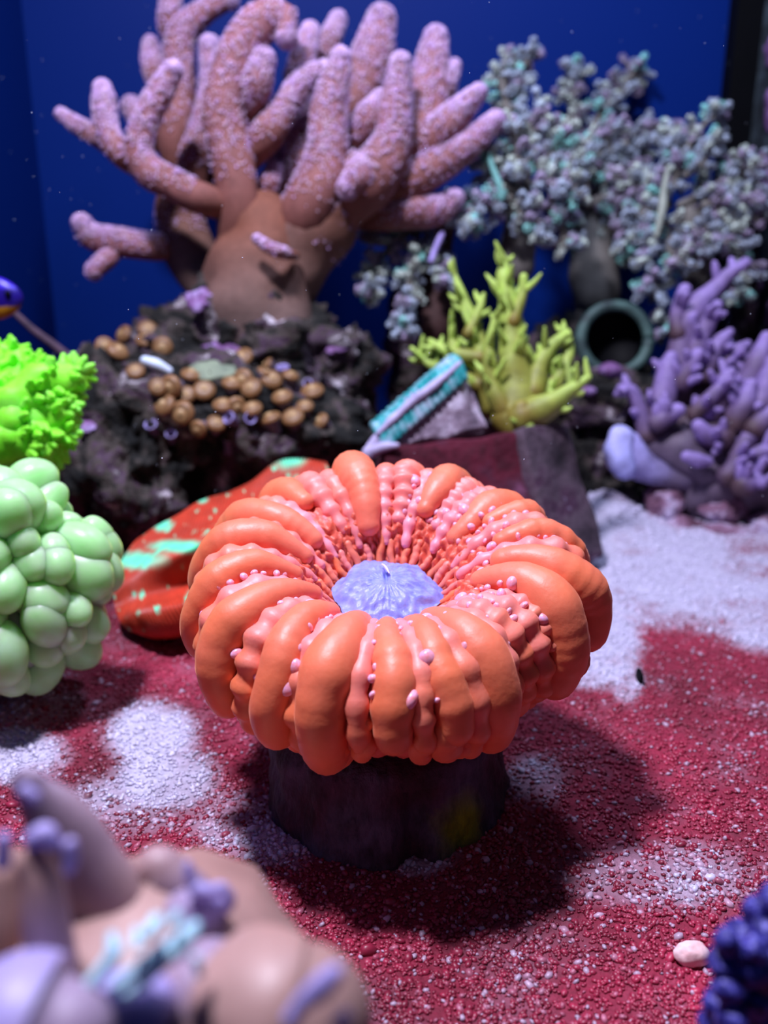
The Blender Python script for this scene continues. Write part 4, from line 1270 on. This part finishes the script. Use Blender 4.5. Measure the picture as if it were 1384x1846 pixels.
rr2 = random.Random(8)
for k, (lab, px, py, d, r_) in enumerate([('pinkish rubble rock below the purple coral trunk', 1195, 905, 45, (1.3, 1.2, 1.2)), ('mauve rubble lump below the purple coral beside the sand edge', 1235, 950, 44.2, (1.2, 1, .7)), ('white crusted rubble rock under the purple coral', 1300, 915, 44.6, (1.7, 1.3, 1.0)),
                                         ('flat pink rubble rock at the sand edge under the purple coral', 1320, 962, 43.6, (1.8, 1.2, .6)), ('rounded rubble rock by the encrusted glass on the sand', 1390, 955, 43.8, (1.4, 1.2, 1.0)), ('dark pink rubble rock wedged against the purple coral base', 1360, 900, 45.4, (1.7, 1.4, 1.3))]):
    rock(lab, P(px, py, d), tuple(.8 * a for a in r_), 40 + k * 3.1, 'rubble', 'rubble_rock', 5, .35, .7)
rock('dark base rock under the purple coral', P(1310, 890, 48.6), (3.9, 2.4, 2.4), 61, 'darkrock', amp=.3)

# ------------------------------------------------------------------ foreground coral (bottom left)
fg = thing('foreground_lobed_coral', 'blurred tan and lavender lobed coral in front of the sand', 'coral', F(250, 1700))
TAN = np.array(lin(170, 134, 126)[:3])
LAV = np.array(lin(158, 146, 200)[:3])
MAU = np.array(lin(154, 134, 158)[:3])
PALE = np.array(lin(190, 230, 240)[:3])
KX = lambda cx, cy: (cx / 1.977, 1300 + cy / 1.977)


def fgl(name, pts, d0, d1, c0, c1, flat=1.0, wob=.12, nvar=.5):
    n_ = len(pts)
    q_, rd = [], []
    for k, (cx, cy, r_) in enumerate(pts):
        d = d0 + (d1 - d0) * k / (n_ - 1)
        d = d * .70
        q_.append(P(*KX(cx, cy), d)); rd.append(r_ / 1.977 * d / FPX)
    t_ = Tube(q_, rd, 36, 24, wob=wob, wobs=1.2, seed=len(fg.children) * 1.7, flat=flat, ncap=7)
    k_ = np.clip(t_.u[:, None] + nvar * nz(t_.v, .9, 3)[:, None], 0, 1)
    return link(name, t_.mesh(name, c0 * (1 - k_) + c1 * k_), M['fore'], fg)


fgl('lobe', [(400, 860, 190), (360, 660, 190), (290, 490, 180), (200, 340, 135), (115, 235, 80)], 13.0, 12.6, TAN, MAU, .6, .2)
fgl('lobe', [(190, 900, 90), (165, 700, 85), (150, 580, 75), (120, 500, 60)], 11.6, 11.6, MAU, TAN)
fgl('lobe', [(80, 1100, 260), (150, 1120, 250), (230, 1120, 180)], 10.4, 10.4, LAV, MAU)
fgl('lobe', [(860, 1160, 220), (950, 1060, 300), (1060, 1070, 270)], 11.4, 11.4, TAN, TAN, 1.0, .1)
fgl('lobe', [(640, 1100, 180), (760, 960, 190), (860, 900, 130)], 11.9, 11.9, TAN, MAU)
fgl('lobe', [(520, 600, 60), (560, 520, 80), (600, 560, 90), (680, 620, 80)], 13, 13, TAN, MAU)
fgl('lobe', [(660, 700, 90), (740, 660, 80), (790, 640, 50)], 12.6, 12.6, MAU, LAV)
fgl('ruffle', [(700, 600, 30), (740, 610, 26), (790, 595, 22), (820, 630, 14)], 12.3, 12.3, LAV, LAV)
fgl('ruffle', [(690, 600, 22), (672, 540, 20), (670, 510, 14)], 12.3, 12.3, LAV, LAV)
fgl('lobe', [(20, 900, 140), (10, 700, 130), (0, 560, 110)], 13, 13, TAN, TAN)
fgl('lobe', [(560, 1000, 150), (520, 820, 140), (500, 700, 110), (540, 620, 80)], 13.2, 13.2, MAU, TAN, 1.0, .2)
fgl('lobe', [(330, 1080, 120), (420, 1020, 130), (520, 1010, 110)], 11.0, 11.0, MAU, LAV, 1.0, .25)
fgl('lobe', [(330, 880, 90), (300, 700, 90), (290, 600, 70)], 12.9, 12.9, MAU, LAV, 1.0, .2)
fgl('lobe', [(640, 900, 110), (700, 780, 110), (740, 720, 70)], 12.6, 12.6, LAV, MAU, 1.0, .2)
fgl('knob', [(120, 420, 36), (160, 405, 42), (190, 430, 30)], 11.5, 11.5, LAV, LAV)
fgl('knob', [(250, 440, 26), (255, 490, 26), (245, 530, 20)], 11.4, 11.4, LAV, LAV)
fgl('knob', [(90, 250, 28), (120, 270, 26)], 11.6, 11.6, LAV, LAV)
fgl('knob', [(15, 420, 26), (10, 500, 30)], 11.6, 11.6, LAV, LAV)
for a in [[(330, 930, 40), (400, 830, 46), (395, 780, 36)], [(420, 940, 34), (520, 850, 36), (620, 780, 30)], [(450, 970, 30), (560, 890, 34), (640, 820, 26)], [(620, 830, 34), (670, 770, 40), (690, 730, 24)], [(480, 800, 24), (480, 750, 24)], [(530, 760, 24), (560, 710, 24)], [(620, 720, 24), (640, 690, 20)], [(690, 850, 26), (705, 900, 22)]]:
    fgl('pale_ridge', [(x_ + 8 * math.sin(y_), y_, r_ * .8) for x_, y_, r_ in a], 10.6, 10.8, PALE, PALE * np.array([.8, .9, 1.0]), 1.0, .6)
for a in [[(1080, 1000, 34), (1150, 940, 44), (1190, 900, 34)], [(1040, 1060, 36), (1060, 1020, 30)], [(1210, 1080, 30), (1230, 1050, 24)]]:
    fgl('knob', a, 9.9, 9.9, LAV, LAV)
fb = F(200, 1700)
tb = Tube([P(260, 1900, 9.4), (P(260, 1880, 9.4) + np.array([-1.2, fb[1] - 1.5, -.5])) / np.array([1, 2, 2]), np.array([-4, 12.5, -.5])], [2.0, 1.6, 2.6], 16, 20, wob=.2)
link('foot', tb.mesh('foot', np.tile(TAN, (len(tb.v), 1))), M['fore'], fg)

# violet polyp cluster, bottom right
vp = thing('violet_polyp_cluster', 'blurred deep violet blue polyp cluster at the front of the sand', 'coral', F(1384, 1760))
rv = random.Random(77)
vm = []
for k in range(4):
    v, f = ico(3)
    v = v * (1 + .2 * nz(v, 1.5, k * 4))[:, None]
    me = mesh('violet_polyp', v, [f])
    me.materials.append(M['violet'])
    vm.append(me)
v, f = blob(P(1440, 1790, 11.4), (.95, .9, 1.2), 4, 2, .2, .8)
link('core', mesh('core', v, [f]), M['darkrock'], vp)
for (px, py, r_) in [(1368, 1640, .22), (1340, 1690, .24), (1384, 1680, .26), (1310, 1700, .18), (1300, 1735, .2), (1345, 1745, .28), (1390, 1750, .3), (1310, 1780, .22), (1350, 1800, .28), (1290, 1810, .2), (1320, 1840, .26), (1375, 1845, .3), (1290, 1850, .22), (1400, 1800, .3), (1395, 1620, .2), (1330, 1720, .2), (1360, 1710, .2)]:
    d = 10.6 + rv.uniform(-.3, .4)
    r_ = r_ * .8
    link('polyp', vm[rv.randrange(4)], None, vp, loc=P(px, py, d), scale=(r_, r_, r_ * 1.3), rot=(rv.random() * 3, rv.random() * 3, 0))
tb = Tube([P(1440, 1800, 11.4), F(1460, 1830) + np.array([0, 0, -.3])], [.9, 1.4], 8, 16, wob=.2)
link('foot', tb.mesh('foot'), M['darkrock'], vp)

# pebble and chip on the sand
p = F(1240, 1728)
v, f = blob(p + np.array([0, 0, .12]), (.36, .22, .24), 4, 3, .3, 2)
tag(link('pebble', mesh('pebble', v, [f]), M['pebble']), 'single pinkish white pebble on the red sand near the violet polyps', 'pebble')
p = F(1152, 1225)
v, f = blob(p + np.array([0, 0, .12]), (.10, .3, .25), 3, 3, .3, 2)
tag(link('shell_chip', mesh('shell_chip', v, [f]), M['black']), 'small dark chip stuck in the pale sand beside the orange coral', 'shell')

# loose grains lying on the sand
NG = 56000
gx, gy = [], []
rng = random.Random(70)
while len(gx) < NG:
    y = 11 + 38 * rng.random() ** 1.6
    x = rng.uniform(-0.54, 0.54) * (y + 2)
    if abs(x) > 21.5:
        continue
    gx.append(x); gy.append(y)
gx, gy = np.array(gx), np.array(gy)
gp = np.stack([gx, gy, hfun(gx, gy)], -1)
SOLID = []
for o in bpy.data.objects:          # no grains inside the stones and feet that stand in the sand
    if o.type == 'MESH' and o.name.split('.')[0] in ('boulder', 'live_rock', 'rubble_rock', 'coral_plug', 'foot', 'skeleton', 'base_rock', 'front_slab', 'leaning_slab'):
        vs_ = [x.co * 100 for x in o.data.vertices]
        zlo = [p for p in vs_ if p.z < 3]
        if zlo:
            SOLID.append((BVHTree.FromPolygons(vs_, [tuple(p.vertices) for p in o.data.polygons]), min(p.x for p in zlo), max(p.x for p in zlo), min(p.y for p in zlo), max(p.y for p in zlo)))
keep = np.ones(len(gp), bool)
for k in range(len(gp)):
    p = Vector(gp[k])
    for b_, x0, x1, y0, y1 in SOLID:
        if x0 < p.x < x1 and y0 < p.y < y1:
            lo_, n_, _, _ = b_.find_nearest(p)
            if lo_ is not None and (p - lo_).dot(n_) < -.03:
                keep[k] = False
                break
gp, gx, gy = gp[keep], gx[keep], gy[keep]
NG = len(gp)
gw = film(gp)
rr = np.array([rng.random() for _ in range(NG)])
bare = np.clip((gw - 0.22 + (rr - 0.5) * 0.62) * 2.2, 0, 1)
bare = np.where(np.array([rng.random() for _ in range(NG)]) < .07, np.maximum(bare, .55), bare)
gs = np.array([rng.lognormvariate(0, 0.32) for _ in range(NG)]) * (0.040 + 0.0008 * gy)
gcol = SANDR[None] * (1 + .55 * nz(gp, .22, 17)[:, None] + .25 * nz(gp, .7, 23)[:, None]) * np.array([[0.9 + 0.7 * r] for r in rr]) * (1 - bare[:, None]) + SANDW[None] * 1.1 * bare[:, None]
tv, tf = ico(1)
sz = np.stack([gs * 1.25, gs * 0.85, gs * 0.62], -1)
near = gy < 19.5
tv8 = np.array([[1, 0, 0], [-1, 0, 0], [0, 1, 0], [0, -1, 0], [0, 0, 1], [0, 0, -1.0]]) * 1.1
tf8 = np.array([[0, 2, 4], [2, 1, 4], [1, 3, 4], [3, 0, 4], [2, 0, 5], [1, 2, 5], [3, 1, 5], [0, 3, 5]], dtype=np.int32)
parts_ = []
for sel, a_, b_ in ((near, tv, tf), (~near, tv8, tf8)):
    parts_.append(scatter(a_, b_, gp[sel] + np.array([0, 0, 0.015]), np.tile([0, 0, 1.0], (int(sel.sum()), 1)), sz[sel], rng, None, gcol[sel], 0.45))
vv = np.vstack([parts_[0][0], parts_[1][0]])
ff = np.vstack([parts_[0][1], parts_[1][1] + len(parts_[0][0])])
cc = np.vstack([parts_[0][2], parts_[1][2]])
tag(link('sand_grains', mesh('sand_grains', vv, [ff], cc), M['grain']), 'coarse pale and red filmed sand grains strewn over the tank bottom', 'sand', kind='stuff')


# suspended specks drifting in the water
rs = random.Random(90)
sv, sf = ico(1)
NSP = 260
pos = np.array([P(rs.uniform(0, 1384), rs.uniform(0, 900), rs.uniform(18, 50)) for _ in range(NSP)])
vv, ff, _ = scatter(sv, sf, pos, np.tile([0, 0, 1.0], (NSP, 1)), np.array([rs.uniform(.006, .018) for _ in range(NSP)])[:, None] * np.array([[1, .6, 1]]), rs, None, None, 1.0)
tag(link('suspended_specks', mesh('suspended_specks', vv, [ff]), M['speck']), 'tiny white specks drifting in the aquarium water', 'particles', kind='stuff')
